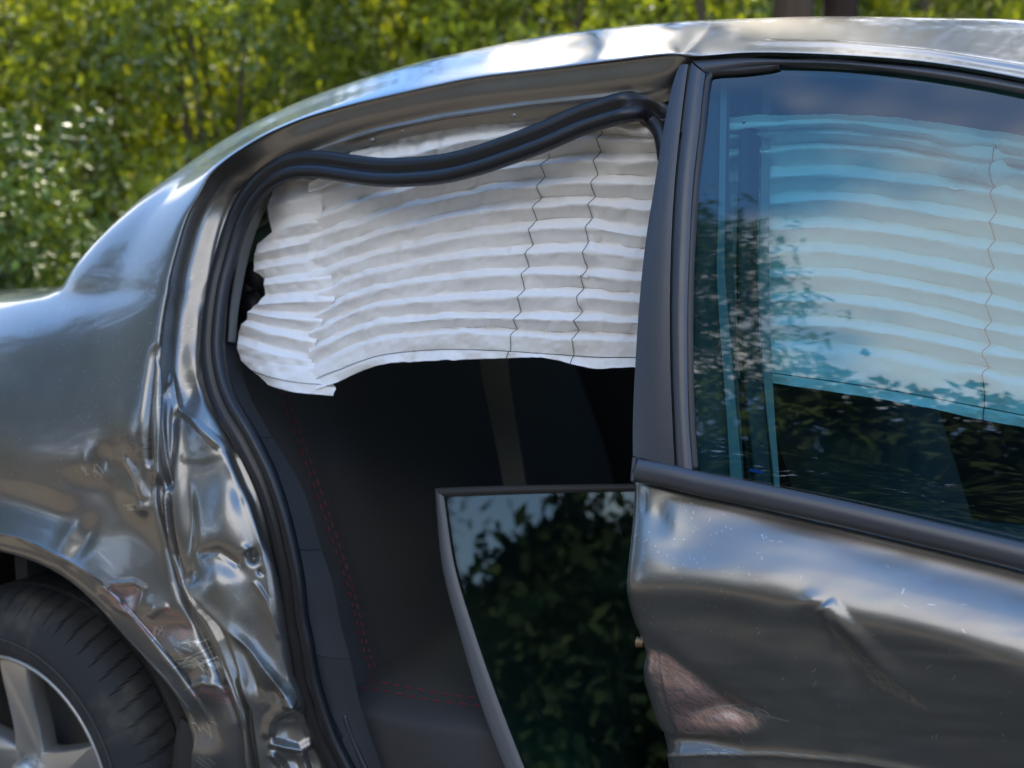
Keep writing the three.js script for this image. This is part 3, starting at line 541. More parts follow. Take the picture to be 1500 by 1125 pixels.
// ---- front door: dented skin, waist moulding, window frame, glass
const door = new THREE.Group(); door.name = 'front_door'; car.add(door); door.userData.label = 'dented front door with tinted window';
const beltTop = [[930, 674], [976, 682], [1024, 695], [1072, 704], [1120, 713], [1240, 738], [1382, 770], [1500, 797], [1640, 830], [1800, 872]];
const beltBot = [[930, 702], [976, 711], [1024, 721], [1072, 731], [1120, 742], [1240, 769], [1382, 803], [1500, 832], [1640, 867], [1800, 911]];
{
  const edge = [[929, 705], [930, 722], [929, 745], [925, 790], [920, 838], [919, 866], [930, 912], [944, 945], [954, 990], [968, 1052], [981, 1108], [998, 1200]];
  // rows follow the waist line down; every row gives y at these x
  const X = [0, 14, 1000, 1090, 1200, 1340, 1500, 1680, 1860];
  const at = (L, x) => { for (let i = 0; i < L.length - 1; i++) if (x <= L[i + 1][0]) return lerp(L[i][1], L[i + 1][1], (x - L[i][0]) / (L[i + 1][0] - L[i][0])); return L[L.length - 1][1]; };
  const base = [[900, 698], ...beltBot, [1900, 935]];
  const rows = edge.map((e, k) => {
    // how far below the waist line each row runs, growing toward the front
    const off = [3, 16, 38, 82, 130, 160, 208, 242, 286, 346, 402, 492][k];
    const dz = [-.014, -.009, -.001, .019, .034, .036, .022, .008, -.006, -.02, -.026, -.045][k];
    const r = [[e[0] + 5, e[1], dz - .04], [e[0], e[1], dz - .008]];
    for (let i = 1; i < X.length; i++) { const x = i === 1 ? e[0] + 14 : X[i], y = i === 1 ? e[1] + 2 : at(base, x) + off * lerp(1, .93, smooth(1000, 1500, x)) * (1 + .04 * smooth(1100, 1700, x)); r.push([x, y, dz]); }
    r.push({ d: [.34, -.012, .004] }, { d: [.42, -.025, -.03] });
    return r;
  });
  rows.unshift(rows[0].map(c => c.d ? c : [c[0], c[1] - 5, c[2] - .03]));
  const g0 = gridFromNet(net(rows), [3, 5, 22, 24, 26, 26, 26, 14, 8, 6, 6].slice(0, rows[0].length - 1), [5, 8, 12, 18, 18, 12, 18, 14, 16, 18, 18, 14]);
  const D = sum([
    // long hollow under the shoulder, hard crease struck into it
    bump(1060, 910, 120, 40, -.010, .12), bump(1330, 965, 150, 42, -.007, .22),
    ridge([[1204, 884], [1214, 920], [1224, 972]], 7, .0035, 's', .1, .4), ridge([[1206, 884], [1238, 922], [1280, 968], [1345, 1026]], 19, .0048, 's', .03, .6),
    bump(1188, 882, 20, 14, .004), bump(1180, 930, 30, 44, -.006), bump(1236, 965, 18, 44, -.006, -.5),
    
    ridge([[940, 930], [1010, 962], [1090, 990], [1180, 1030]], 14, .0007, 'g'), ridge([[1020, 910], [1100, 950], [1200, 1010], [1290, 1050]], 14, .0006, 'g'), ridge([[1222, 1010], [1228, 1060], [1232, 1105]], 16, .0015, 'g'),
    // struck corner at the lower rear
    bump(985, 1010, 46, 42, .012, .5), bump(1060, 1064, 56, 18, .006, .05), bump(1040, 1040, 60, 12, -.004, .12), bump(1000, 1088, 60, 12, -.010), bump(960, 975, 10, 22, .006),
    ridge([[945, 942], [1010, 985], [1075, 1040], [1120, 1062]], 14, -.006, 'g'), ridge([[963, 950], [972, 1000], [984, 1060], [990, 1085]], 4, -.003, 'g'),
    ridge([[975, 1106], [1050, 1103], [1130, 1104], [1260, 1114], [1400, 1140]], 6, .005, 'c', 0, .2),
    bump(968, 760, 18, 22, -.003), bump(985, 755, 14, 20, .002), bump(1010, 800, 60, 30, -.004), bump(1180, 800, 90, 22, .003, .2), bump(943, 735, 5, 16, -.002),
    (x, y) => .0006 * noise3(x / 60, y / 30, 3.3) + .0009 * noise3(x / 26, y / 15, 6.1) * smooth(960, 1060, y) * (1 - smooth(1080, 1180, x)) + .0005 * noise3(x / 90 - y / 60, y / 12, 9.4) * smooth(880, 960, y),
  ]);
  const g1 = displaceGrid(g0, D);
  const sheet = paintSheet(.9, .28, 2.0, 1.0, 2048, (g, at, m, r) => {
    strokeFill(g, at, [[944, 945], [968, 950], [990, 966], [1030, 1004], [1068, 1044], [1100, 1060], [1090, 1072], [1040, 1078], [985, 1078], [968, 1048], [954, 990]], a => `rgba(210,164,156,${a})`, 1900, 14, .75, r, 2.4);  // pale pink sky reflection painted on the struck corner as strokes
    strokeFill(g, at, [[980, 1110], [1060, 1106], [1130, 1108], [1220, 1114], [1210, 1190], [1000, 1190]], a => `rgba(160,132,108,${a * .8})`, 500, 20, .1, r, 2);  // brown strokes below the lower crease
    strokeFill(g, at, [[1212, 892], [1240, 918], [1282, 962], [1330, 1008], [1352, 1030], [1318, 1020], [1276, 990], [1240, 945]], a => `rgba(186,164,140,${a})`, 420, 12, .8, r);  // brown highlight of the hard crease painted into the colour
    // sparse pale brown strokes slanting down along the door
    for (let i = 0; i < 70; i++) { const x = 930 + 560 * r(), y = 900 + 200 * r(), l = 30 + 110 * r(); pline(g, at, [[x, y], [x + l, y + l * .38]], `rgba(168,156,142,${.06 + .14 * r()})`, .8 + 1.6 * r()); }
    // torn lacquer and scratches in the struck corner
    const grey = a => `rgba(128,128,130,${a})`;
    pline(g, at, [[966, 950], [968, 975], [974, 1010], [978, 1045], [984, 1078]], grey(.7), 6);
    pline(g, at, [[975, 1008], [990, 1010], [1004, 1009]], grey(.8), 3); pline(g, at, [[980, 1035], [990, 1030], [998, 1032]], grey(.8), 4);
    pline(g, at, [[1003, 1052], [1020, 1050], [1035, 1046], [1060, 1044], [1088, 1040], [1100, 1046], [1120, 1056], [1150, 1064]], 'rgba(176,174,170,.75)', 5);
    for (let i = 0; i < 40; i++) { const x = 1040 + 80 * r(), y = 1040 + 16 * r(); pline(g, at, [[x, y], [x + 16 * r() + 6, y + 4 + 6 * r()]], `rgba(190,190,188,${.2 + .5 * r()})`, 1.5 + 2.5 * r()); }
    
    for (let i = 0; i < 18; i++) { const x = 1020 + 45 * r(), y = 1112 + 10 * r(); pline(g, at, [[x, y], [x + 12 * r(), y + 3 * r() - 1]], 'rgba(170,172,174,.7)', 2 + 2 * r()); }
    for (let i = 0; i < 70; i++) { const x = 925 + 570 * r(), y = 730 + 380 * r(), t = r() * 6.3, l = 3 + 10 * r() * r(); pline(g, at, [[x, y], [x + l * Math.cos(t), y + l * Math.sin(t)]], `rgba(215,215,212,${.2 + .5 * r()})`, 1 + r()); }
    for (let i = 0; i < 120; i++) { const x = 925 + 200 * r(), y = 720 + 200 * r(); pline(g, at, [[x, y], [x + 1, y + 1]], `rgba(210,205,195,${.3 + .4 * r()})`, 1.2 + r()); }
  });
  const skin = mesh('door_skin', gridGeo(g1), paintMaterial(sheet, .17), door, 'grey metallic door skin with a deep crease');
  // latch bolt stub at the rear edge
  const b = new THREE.CylinderGeometry(.006, .005, .008, 12); b.rotateZ(Math.PI / 2); const p = P(938, 941, -.022); b.translate(p.x, p.y, p.z);
  mesh('latch_bolt', b, new THREE.MeshStandardMaterial({ color: new THREE.Color().setRGB(.28, .19, .10), metalness: .6, roughness: .5 }), door);
}
{
  // waist moulding: half-round black strip with a thin bright lip on top
  const mid = beltTop.map((p, i) => [(p[0] + beltBot[i][0]) / 2, (p[1] + beltBot[i][1]) / 2]);
  const on = (L, dz) => { const q = L.map(p => P(p[0], p[1], dz)); q.push(q[q.length - 1].clone().add(V(.34, -.012, .004)), q[q.length - 1].clone().add(V(.76, -.037, -.026))); return q; };
  const path = splineLine(on(mid, .002), 10);
  const h = .0125, prof = []; for (let k = 0; k <= 12; k++) { const a = -Math.PI / 2 + k / 12 * Math.PI; prof.push([h * Math.sin(a), -.004 + .011 * Math.pow(Math.cos(a), .7)]); }
  prof.push([h, -.012], [-h, -.012]);
  mesh('waist_moulding', sweep(path, prof.map(([a, b]) => [-a, b]), V(0, .3, 1).normalize()), M.trim, door);
  const lipPath = splineLine(on(beltTop.map(p => [p[0], p[1] + 1]), .001), 10);
  mesh('wiper_lip', sweep(lipPath, circle(.0022, 8), V(0, .3, 1).normalize()), M.rubber, door);
  // end cap
  const cap = new RoundedBoxGeometry(.004, .026, .018, 2, .0018); const c = P(930.5, 688, .0); cap.rotateX(-.2); cap.translate(c.x, c.y, c.z); mesh('end_cap', cap, M.trim, door);
}
{
  // rear upright of the window frame (gloss black) and the pillar cover behind it
  mesh('pillar_cover', strip([[995, 95], [986, 122], [972, 189], [959, 270], [945, 360], [936, 450], [930, 544], [927, 620], [927, 668]], [[1008, 94], [1004, 122], [996, 189], [988, 270], [983, 360], [981, 450], [982, 544], [985, 620], [988, 682]], -.008, -.006, { n: 8, m: 6, crown: .0015, t: .006 }), M.trim, door);
  mesh('frame_upright', strip([[1013, 92], [1008, 122], [1000, 189], [992, 270], [987, 360], [985, 450], [986, 544], [989, 620], [992, 684]], [[1033, 108], [1030, 130], [1024, 189], [1015, 270], [1010, 360], [1007, 450], [1007, 544], [1009, 620], [1014, 690]], -.004, -.006, { n: 8, m: 6, crown: .003, t: .008 }), M.trim, door);
  mesh('frame_header', strip([[1014, 89], [1060, 86], [1100, 85], [1160, 87], [1233, 90], [1367, 101], [1500, 123], [1600, 146], [1700, 172]], [[1035, 107], [1060, 103], [1100, 97], [1160, 95], [1233, 97], [1367, 114], [1500, 138], [1600, 162], [1700, 190]], -.006, -.008, { n: 8, m: 5, crown: .003, t: .008 }), M.trim, door);
  mesh('glass_run', sweep(splineLine([[1016, 692], [1011, 620], [1009, 544], [1009, 450], [1012, 360], [1018, 270], [1027, 189], [1033, 130], [1037, 112], [1044, 107], [1090, 103], [1130, 98], [1142, 95]].map(p => P(p[0], p[1], -.012)), 7), [[-.0055, -.005], [.0055, -.005], [.0055, .004], [-.0055, .004]], V(0, .4, 1).normalize()), M.rubber, door);
  mesh('roof_gap_seal', sweep(splineLine([[1012, 200], [1012, 130], [1011, 95], [1016, 87], [1040, 83], [1100, 80], [1160, 82], [1233, 85], [1367, 95], [1500, 117], [1600, 140], [1700, 165]].map((p, i) => P(p[0] - (i < 2 ? 14 - i * 8 : 0), p[1], -.018)), 8), [[-.005, -.006], [.005, -.006], [.005, .004], [-.005, .004]], V(0, .5, 1).normalize()), M.rubber, door);
  // glass
  const G = [];
  for (let k = 0; k <= 14; k++) {
    const t = k / 14, r = [];
    const topL = [[1030, 106], [1090, 98], [1150, 92], [1233, 94], [1367, 110], [1500, 134], [1600, 158], [1690, 186]], botL = [[1008, 700], [1072, 712], [1150, 728], [1240, 746], [1382, 778], [1500, 805], [1640, 838], [1790, 876]];
    const leftBow = [0, -5, -8, -9, -7, -3, 0];
    topL.forEach((a, i) => { const b = botL[i], f = (1 - i / 7); const bow = leftBow[Math.min(6, Math.round(t * 6))] * f * 1.0; r.push([lerp(a[0], b[0], t) + bow, lerp(a[1], b[1], t), -.013 + .004 * Math.sin(Math.PI * t)]); });
    r.push({ d: [.05 + .34 * t, -.02, .004] }, { d: [.04 + .38 * t, -.03, -.01] }); G.push(r);
  }
  mesh('window_glass', gridGeo(gridFromNet(net(G), 6, 4)), M.glass, door, 'tinted front door window mirroring sky and trees');
  // small maker's mark low in the corner of the glass
  const mk = strip([[1098, 686], [1108, 688], [1118, 690]], [[1098, 690], [1108, 692], [1118, 694]], -.0145, -.0145, { n: 3, m: 1, t: .0004 });
  mesh('glass_mark', mk, new THREE.MeshStandardMaterial({ color: new THREE.Color().setRGB(.03, .06, .3), roughness: .6 }), door);
}
// ---- centre pillar behind the front door: steel, lining and belt
{
  mesh('centre_pillar', strip([[1000, 120], [984, 240], [972, 400], [966, 560], [964, 700], [966, 900], [985, 1200]], [[1070, 120], [1068, 240], [1075, 400], [1082, 560], [1090, 700], [1100, 900], [1120, 1200]], -.05, -.055, { n: 8, m: 3, crown: .01, t: .05 }), M.dark, car);
  mesh('pillar_trim', strip([[1086, 110], [1082, 250], [1082, 400], [1090, 560], [1104, 700], [1110, 900]], [[1116, 110], [1112, 250], [1110, 400], [1117, 560], [1130, 710], [1140, 900]], -.07, -.09, { n: 8, m: 4, crown: .008, t: .02 }), M.plastic, car);
  mesh('pillar_edge_trim', strip([[1118, 110], [1113, 330], [1111, 400], [1119, 560], [1134, 705], [1140, 800]], [[1130, 110], [1127, 330], [1127, 400], [1132, 560], [1142, 706], [1150, 800]], -.092, -.096, { n: 8, m: 2, t: .004 }), M.beige, car);
  mesh('seat_belt', strip([[1056, 110], [1052, 330], [1050, 400], [1056, 500], [1064, 600], [1070, 705], [1074, 800]], [[1065, 110], [1062, 330], [1062, 400], [1070, 500], [1078, 600], [1088, 705], [1094, 800]], -.042, -.044, { n: 8, m: 2, t: .0015 }), new THREE.MeshStandardMaterial({ color: new THREE.Color().setRGB(.20, .21, .20), roughness: .8, bumpMap: rep(grain, 40), bumpScale: .0004 }), car);
  mesh('inner_door_panel', new RoundedBoxGeometry(1.25, .62, .05, 3, .02).translate(1.72, .58, -.12), M.plastic, car);
}

// ---- cabin: rear seat, hanging belt, front seat
{
  const seat = new THREE.Group(); seat.name = 'rear_seat'; car.add(seat);
  // backrest: side profile (x, y) swept over the width with a rounded outer bolster
  const prof = [[.34, .44], [.30, .52], [.27, .62], [.225, .74], [.175, .86], [.125, .97], [.07, 1.06], [.02, 1.10], [-.04, 1.10], [-.06, 1.0], [.02, .7], [.1, .44]];
  const loop = splineLine([...prof.map(p => V(p[0], p[1], 0)), V(prof[0][0], prof[0][1], 0)], 4);
  const zs = [[-.182, 0], [-.185, .80], [-.19, .93], [-.205, .985], [-.23, 1], [-.28, .99], [-.33, .955], [-.36, .945], [-.5, .955], [-.8, .965], [-1.1, .955], [-1.4, 1], [-1.5, .95]];
  const cx = .12, cy = .76;
  const back = loop.map(p => zs.map(([z, s]) => s ? V(cx + (p.x - cx) * s + (s - 1) * .25, cy + (p.y - cy) * (.5 + .5 * s), z) : V(cx - .04, cy, z)));
  seat.position.set(.222, 0, -.02); mesh('backrest', gridGeo(gridFromNet(back, 3, 1)), M.fabric, seat);
  const frontPts = splineLine(prof.slice(0, 8).map(p => V(p[0], p[1], 0)), 14);
  const stitchRun = z0 => { // dashes of red thread along the bolster
    const s = z0 < -.3 ? .958 : .985, geos = [];
    for (let i = 4; i < frontPts.length - 2; i += 2) { const f = q => V(cx + (q.x - cx) * s + (s - 1) * .25 + .004, cy + (q.y - cy) * (.5 + .5 * s), z0); const a = f(frontPts[i]), b = f(frontPts[i + 1]); geos.push(sweep([a, a.clone().lerp(b, .5), b], circle(.0011, 5), V(0, 0, 1))); }
    return mergeGeometries(geos);
  };
  mesh('red_stitching', stitchRun(-.288), M.redThread, seat); mesh('red_stitching', stitchRun(-.312), M.redThread, seat);
  // cushion
  const cp = [[.12, .40], [.2, .475], [.32, .50], [.45, .505], [.58, .515], [.68, .51], [.735, .47], [.745, .38], [.73, .22], [.3, .18]];
  const cl = splineLine([...cp.map(p => V(p[0], p[1], 0)), V(cp[0][0], cp[0][1], 0)], 4);
  const czs = [[-.168, 0], [-.17, .82], [-.175, .93], [-.195, .985], [-.23, 1.0], [-.3, .985], [-.36, .965], [-.6, .96], [-1.0, .96], [-1.45, 1], [-1.5, .9]];
  const ccx = .45, ccy = .41, cush = cl.map(p => czs.map(([z, s]) => s ? V(ccx + (p.x - ccx) * (.3 + .7 * s), ccy + (p.y - ccy) * s, z) : V(ccx, ccy, z)));
  mesh('cushion', gridGeo(gridFromNet(cush, 3, 1)), M.fabric, seat);
  const topPts = splineLine(cp.slice(1, 8).map(p => V(p[0], p[1], 0)), 12);
  for (const [z0, s] of [[-.235, 1.0], [-.262, .995]]) {
    const geos = []; for (let i = 4; i < topPts.length - 10; i += 2) { const f = q => V(ccx + (q.x - ccx) * (.3 + .7 * s), ccy + (q.y - ccy) * s + .0015, z0); const a = f(topPts[i]), b = f(topPts[i + 1]); geos.push(sweep([a, a.clone().lerp(b, .5), b], circle(.0011, 5), V(0, 0, 1))); }
    mesh('red_stitching', mergeGeometries(geos), M.redThread, seat);
  }
  // loose belt webbing hanging in the middle of the cabin
  const bt = [[702, 480], [704, 540], [716, 600], [728, 660], [738, 712]].map(([x, y]) => PZ(x, y, -.62)), bt2 = [[742, 480], [744, 540], [752, 600], [762, 660], [770, 710]].map(([x, y]) => PZ(x, y, -.60));
  mesh('hanging_belt', solidGrid([splineLine(bt, 6), splineLine(bt2, 6)], .0015), new THREE.MeshStandardMaterial({ color: new THREE.Color().setRGB(.17, .165, .15), roughness: .85, bumpMap: rep(grain, 30), bumpScale: .0004 }), car);
  // front seat back and buckle stalk
  const fs = new THREE.Group(); fs.name = 'front_seat'; car.add(fs);
  const fb = new RoundedBoxGeometry(.16, .66, .5, 5, .06); fb.rotateZ(.32); fb.translate(1.3, .72, -.52); mesh('backrest', fb, M.fabric, fs);
  const fc = new RoundedBoxGeometry(.5, .18, .5, 4, .06); fc.translate(1.62, .38, -.52); mesh('cushion', fc, M.fabric, fs);
  const hr = new RoundedBoxGeometry(.09, .2, .28, 4, .04); hr.rotateZ(.2); hr.translate(1.16, 1.16, -.52); mesh('headrest', hr, M.fabric, fs);
}

// ---- loose framed side window leaning in the doorway
M.bar = new THREE.MeshStandardMaterial({ color: new THREE.Color().setRGB(.085, .088, .095), roughness: .5, roughnessMap: rep(roughDust, 6) });
{
  const w = thing('loose_window', 'loose dark side window with black rubber edging leaning inside the rear doorway', 'car window');
  // plane: through a foot on the sill, leaning back into the cabin
  const foot = PZ(768, 1125, -.155), tilt = .25, turn = 0;
  const n = V(Math.sin(turn) * Math.cos(tilt), Math.sin(tilt), Math.cos(turn) * Math.cos(tilt));
  const on = (px, py, off = 0) => { const d = rayDir(px, py), t = (foot.clone().sub(CAM).dot(n) + off) / d.dot(n); return CAM.clone().addScaledVector(d, t); };
  const bar = (A, B, m, name, mat, th = .008) => { const a = splineLine(A.map(p => on(...p)), 8), b = splineLine(B.map(p => on(...p)), 8), g = []; for (let k = 0; k <= m; k++) g.push(a.map((p, i) => p.clone().lerp(b[i], k / m).addScaledVector(n, .004 * (1 - (2 * k / m - 1) ** 2)))); mesh(name, solidGrid(g, th), mat, w); };
  bar([[637, 716], [648, 830], [676, 938], [704, 1030], [740, 1125], [772, 1200]], [[650, 727], [666, 830], [696, 930], [728, 1022], [768, 1125], [800, 1200]], 5, 'edge_trim', M.bar);
  bar([[640, 715], [720, 712], [820, 710], [960, 708]], [[651, 728], [720, 725], [820, 722], [960, 719]], 4, 'top_trim', M.plastic);
  const A = [[650, 726], [664, 830], [692, 930], [724, 1022], [764, 1125], [796, 1200]].map(p => on(p[0], p[1], -.004)), B = [[965, 716], [985, 830], [1005, 930], [1020, 1022], [1035, 1125], [1045, 1200]].map(p => on(p[0], p[1], -.004));
  mesh('pane', solidGrid([splineLine(A, 4), splineLine(B, 4)], .004), M.paneGlass, w);
}

// ---- rear wheel
{
  const wheel = new THREE.Group(); wheel.name = 'rear_wheel'; wheel.position.set(-.013, .305, -.075); wheel.rotation.z = .03; car.add(wheel);
  // tyre: cross-section (radius, z) with shoulder sipes cut into the tread
  const cs = [[.206, -.008], [.218, .004], [.236, .010], [.262, .010], [.285, .003], [.300, -.008], [.3085, -.022], [.3125, -.042], [.3135, -.06], [.3135, -.0615], [.306, -.0625], [.306, -.069], [.3140, -.070], [.3145, -.105], [.3140, -.1385], [.306, -.14], [.306, -.147], [.3135, -.148], [.3125, -.168], [.3085, -.188], [.295, -.206], [.26, -.218], [.22, -.212], [.206, -.2]];
  const ang = 1440, pos = [], uv = [], idx = [], C = cs.length;
  for (let i = 0; i <= ang; i++) {
    const a = i / ang * 2 * Math.PI, ph = (i % 10);
    cs.forEach(([r, z], k) => {
      let R = r; const skew = Math.round(z * 160); const q = ((i + skew) % 22 + 22) % 22;
      if (k >= 5 && k <= 9 && q < 2) R -= .005; if (k >= 17 && k <= 19 && q > 10 && q < 13) R -= .005; if (k >= 12 && k <= 14 && q > 15 && q < 18) R -= .003;
      pos.push(R * Math.cos(a), R * Math.sin(a), z); uv.push(a * .3, k * .02);
    });
  }
  for (let i = 0; i < ang; i++) for (let k = 0; k < C - 1; k++) { const a = i * C + k, b = a + 1, c = a + C, d = c + 1; idx.push(a, c, b, b, c, d); }
  const tg = new THREE.BufferGeometry(); tg.setAttribute('position', new THREE.Float32BufferAttribute(pos, 3)); tg.setAttribute('uv', new THREE.Float32BufferAttribute(uv, 2)); tg.setIndex(idx);
  const dust = noiseTex(256, (u, v) => { const a = .5 + .5 * tileFbm(u, v, 8, 3.1, 5); const s = smooth(.45, .8, a); return [lerp(.17, .28, s), lerp(.175, .27, s), lerp(.185, .25, s)]; }, true);
  mesh('tyre', toCreasedNormals(tg, .6), new THREE.MeshStandardMaterial({ map: rep(dust, 4, 3), roughness: .78, bumpMap: rep(grain, 30), bumpScale: .0004 }), wheel);
  // faint raised ring on the sidewall
  mesh('sidewall_ring', new THREE.TorusGeometry(.246, .0014, 6, 120).translate(0, 0, .0115), M.dark, wheel);
  const L = (pts, seg = 96) => { const g = new THREE.LatheGeometry(pts.map(p => new THREE.Vector2(p[0], p[1])), seg); g.rotateX(Math.PI / 2); return g; };
  mesh('rim', L([[.200, -.2], [.188, -.19], [.184, -.10], [.190, -.05], [.196, -.022], [.203, -.006], [.209, .004], [.2135, .0065], [.2165, .004], [.215, -.004], [.209, -.012]]), M.alloy, wheel);
  mesh('brake_drum', L([[0, -.11], [.12, -.11], [.13, -.115], [.13, -.19], [0, -.19]], 48), M.dark, wheel);
  for (let k = 0; k < 5; k++) {
    const a = Math.PI / 2 + k * 2 * Math.PI / 5, sh = new THREE.Shape();
    sh.moveTo(.03, -.030); sh.quadraticCurveTo(.1, -.021, .202, -.030); sh.lineTo(.202, .030); sh.quadraticCurveTo(.1, .021, .03, .030); sh.closePath();
    const g = new THREE.ExtrudeGeometry(sh, { depth: .022, bevelEnabled: true, bevelSize: .004, bevelThickness: .006, bevelSegments: 3, curveSegments: 8 });
    const p = g.attributes.position; for (let i = 0; i < p.count; i++) { const r = p.getX(i); p.setZ(i, p.getZ(i) - .038 - .016 * smooth(.2, .04, r)); }
    g.computeVertexNormals(); g.rotateZ(a); mesh('spoke', toCreasedNormals(g, .5), M.alloy, wheel);
  }
  mesh('hub_cap', L([[0, -.004], [.020, -.005], [.028, -.010], [.031, -.022], [.033, -.05], [.05, -.055], [.06, -.06], [0, -.07]], 48), M.alloy, wheel);
  // arch liner
  const lin = new THREE.CylinderGeometry(.385, .385, .34, 64, 1, true, -Math.PI * .62, Math.PI * 1.24); lin.rotateX(Math.PI / 2); lin.rotateZ(Math.PI); lin.translate(0, .315, -.24);
  mesh('arch_liner', lin, M.dark, car);
  mesh('arch_inner_wall', new THREE.CylinderGeometry(.39, .39, .01, 48).rotateX(Math.PI / 2).translate(0, .315, -.41), M.dark, car);
  mesh('mud_flap', strip([[262, 1050], [256, 1090], [248, 1150], [240, 1210]], [[282, 1060], [284, 1095], [280, 1150], [272, 1210]], -.05, -.02, { n: 6, m: 3, crown: .004, t: .004 }), M.plastic, car);
}

// ------------------------------------------------------------------ planting
function leafGeo(l, w) { // a leaf folded along its midrib
  const g = new THREE.BufferGeometry();
  g.setAttribute('position', new THREE.Float32BufferAttribute([0, 0, 0, l * .35, .12 * w, w * .5, l, -.08 * l, 0, l * .35, .12 * w, -w * .5, l * .5, -.02 * l, 0], 3));
  g.setAttribute('uv', new THREE.Float32BufferAttribute([0, .5, .35, 1, 1, .5, .35, 0, .5, .5], 2));
  g.setIndex([0, 1, 4, 1, 2, 4, 0, 4, 3, 3, 4, 2]); g.computeVertexNormals(); return g;
}
const leafMat = (tr = .45, rough = .55) => !tr ? new THREE.MeshStandardMaterial({ color: 0xffffff, roughness: rough, side: THREE.DoubleSide }) : new THREE.MeshPhysicalMaterial({ color: 0xffffff, roughness: rough, transmission: tr, thickness: 0, ior: 1.3, side: THREE.DoubleSide });
const barkTex = noiseTex(256, (u, v) => { const a = .5 + .5 * tileFbm(u, v * .25, 24, 8.8, 4); return [.2 + .22 * a, .17 + .2 * a, .14 + .17 * a]; }, true);
M.bark = new THREE.MeshStandardMaterial({ map: rep(barkTex, 3, 1), roughness: .95, bumpMap: rep(barkTex, 3, 1), bumpScale: .01 });
function plant(name, label, category, group, o) {
  const g = thing(name, label, category, group); g.position.set(o.at[0], 0, o.at[1]);
  const r = rng(o.seed), ends = [];
  const limb = (name, a, b, r0, r1, bend = .1) => {
    const m = a.clone().lerp(b, .5).add(V((r() - .5) * bend, (r() - .3) * bend, (r() - .5) * bend)), pts = splineLine([a, m, b], 5), n = pts.length;
    const geo = sweep(pts, circle(1, 7), V(.31, .2, .93)), p = geo.attributes.position;
    for (let i = 0; i < n; i++) for (let k = 0; k < 7; k++) { const R = lerp(r0, r1, i / (n - 1)), j = i * 7 + k; p.setXYZ(j, pts[i].x + (p.getX(j) - pts[i].x) * R, pts[i].y + (p.getY(j) - pts[i].y) * R, pts[i].z + (p.getZ(j) - pts[i].z) * R); }
    geo.computeVertexNormals(); mesh(name, geo, M.bark, g);
  };
  const H = o.h, top = V((r() - .5) * .3, H * .75, (r() - .5) * .3);
  for (let t = 0; t < (o.stems || 1); t++) { const a = V((r() - .5) * .5 * (o.stems > 1), 0, (r() - .5) * .3 * (o.stems > 1)); limb(o.stems > 1 ? 'stem' : 'trunk', a, top.clone().add(V((r() - .5) * o.rx, 0, (r() - .5) * o.rz)), o.tr || .05, .015, .3); }
  const clumps = [];
  for (let k = 0; k < o.clumps; k++) {
    const th = r() * 6.283, rr = Math.pow(r(), .45), y = lerp(o.y0, H, Math.pow(r(), .85)), tp = o.taper ? 1 - o.taper * (y - o.y0) / (H - o.y0) : 1;
    const c = V(Math.cos(th) * rr * o.rx * tp, y + (o.dome ? o.dome * (1 - rr * rr) : 0), Math.sin(th) * rr * o.rz * tp); clumps.push(c);
    if (k % (o.br || 24) === 0) limb('branch', V(c.x * .2, Math.max(.1, c.y - .5 - r() * .4), c.z * .2), c, .012, .004, .15);
  }
  const N = o.leaves, im = new THREE.InstancedMesh(leafGeo(o.l, o.w), leafMat(o.tr2 ?? .45, o.rough ?? .85), N), q = new THREE.Object3D(), col = new THREE.Color();
  for (let i = 0; i < N; i++) {
    const c = clumps[Math.floor(r() * clumps.length)], s = o.cs * (.5 + r());
    const d = V(r() - .5, r() - .5, r() - .5).normalize().multiplyScalar(s * Math.pow(r(), .5));
    if (o.droop) { d.y = -Math.abs(d.y) * o.droop; d.x *= .6; d.z *= .6; }
    q.position.copy(c).add(d); q.rotation.set(r() * 6.28, r() * 6.28, r() * 6.28);
    if (o.droop) q.rotation.set(r() * .6, r() * 6.28, -1.2 + r() * .9);
    const k = .7 + .6 * r(); q.scale.set(k, k, k); q.updateMatrix(); im.setMatrixAt(i, q.matrix);
    const cl = hash3(Math.round(c.x * 7), Math.round(c.y * 7), Math.round(c.z * 7)), m = r();
    const A = o.c0, B = o.c1, t = Math.min(1, .75 * cl * cl + .4 * m);
    col.setRGB(lerp(A[0], B[0], t), lerp(A[1], B[1], t), lerp(A[2], B[2], t)); im.setColorAt(i, col);
  }
  im.name = 'crown'; im.castShadow = im.receiveShadow = true; im.userData.kind = 'stuff'; g.add(im);
  return g;
}
const at = (px, depth) => { const d = rayDir(px, 400); return [CAM.x + d.x * depth, CAM.z + d.z * depth]; };
const GREEN0 = [.07, .11, .008], GREEN1 = [.42, .48, .02];
// near shrub beside the boot with glossy leaves
plant('laurel_shrub', 'glossy dark green shrub growing just behind the boot', 'shrub', null, { at: at(-40, 4.3), seed: 11, h: 1.75, y0: .2, rx: .55, rz: .5, clumps: 90, cs: .17, leaves: 6500, l: .055, w: .028, stems: 4, tr: .02, c0: [.04, .075, .01], c1: [.22, .28, .03], rough: .6, tr2: .4 });
plant('laurel_shrub', 'low leafy shrub filling the gap between boot and hedge', 'shrub', null, { at: at(95, 4.6), seed: 12, h: 1.25, y0: .1, rx: .5, rz: .4, clumps: 60, cs: .15, leaves: 4500, l: .05, w: .026, stems: 4, tr: .02, c0: [.04, .08, .012], c1: [.18, .24, .03], rough: .7, tr2: .3 });
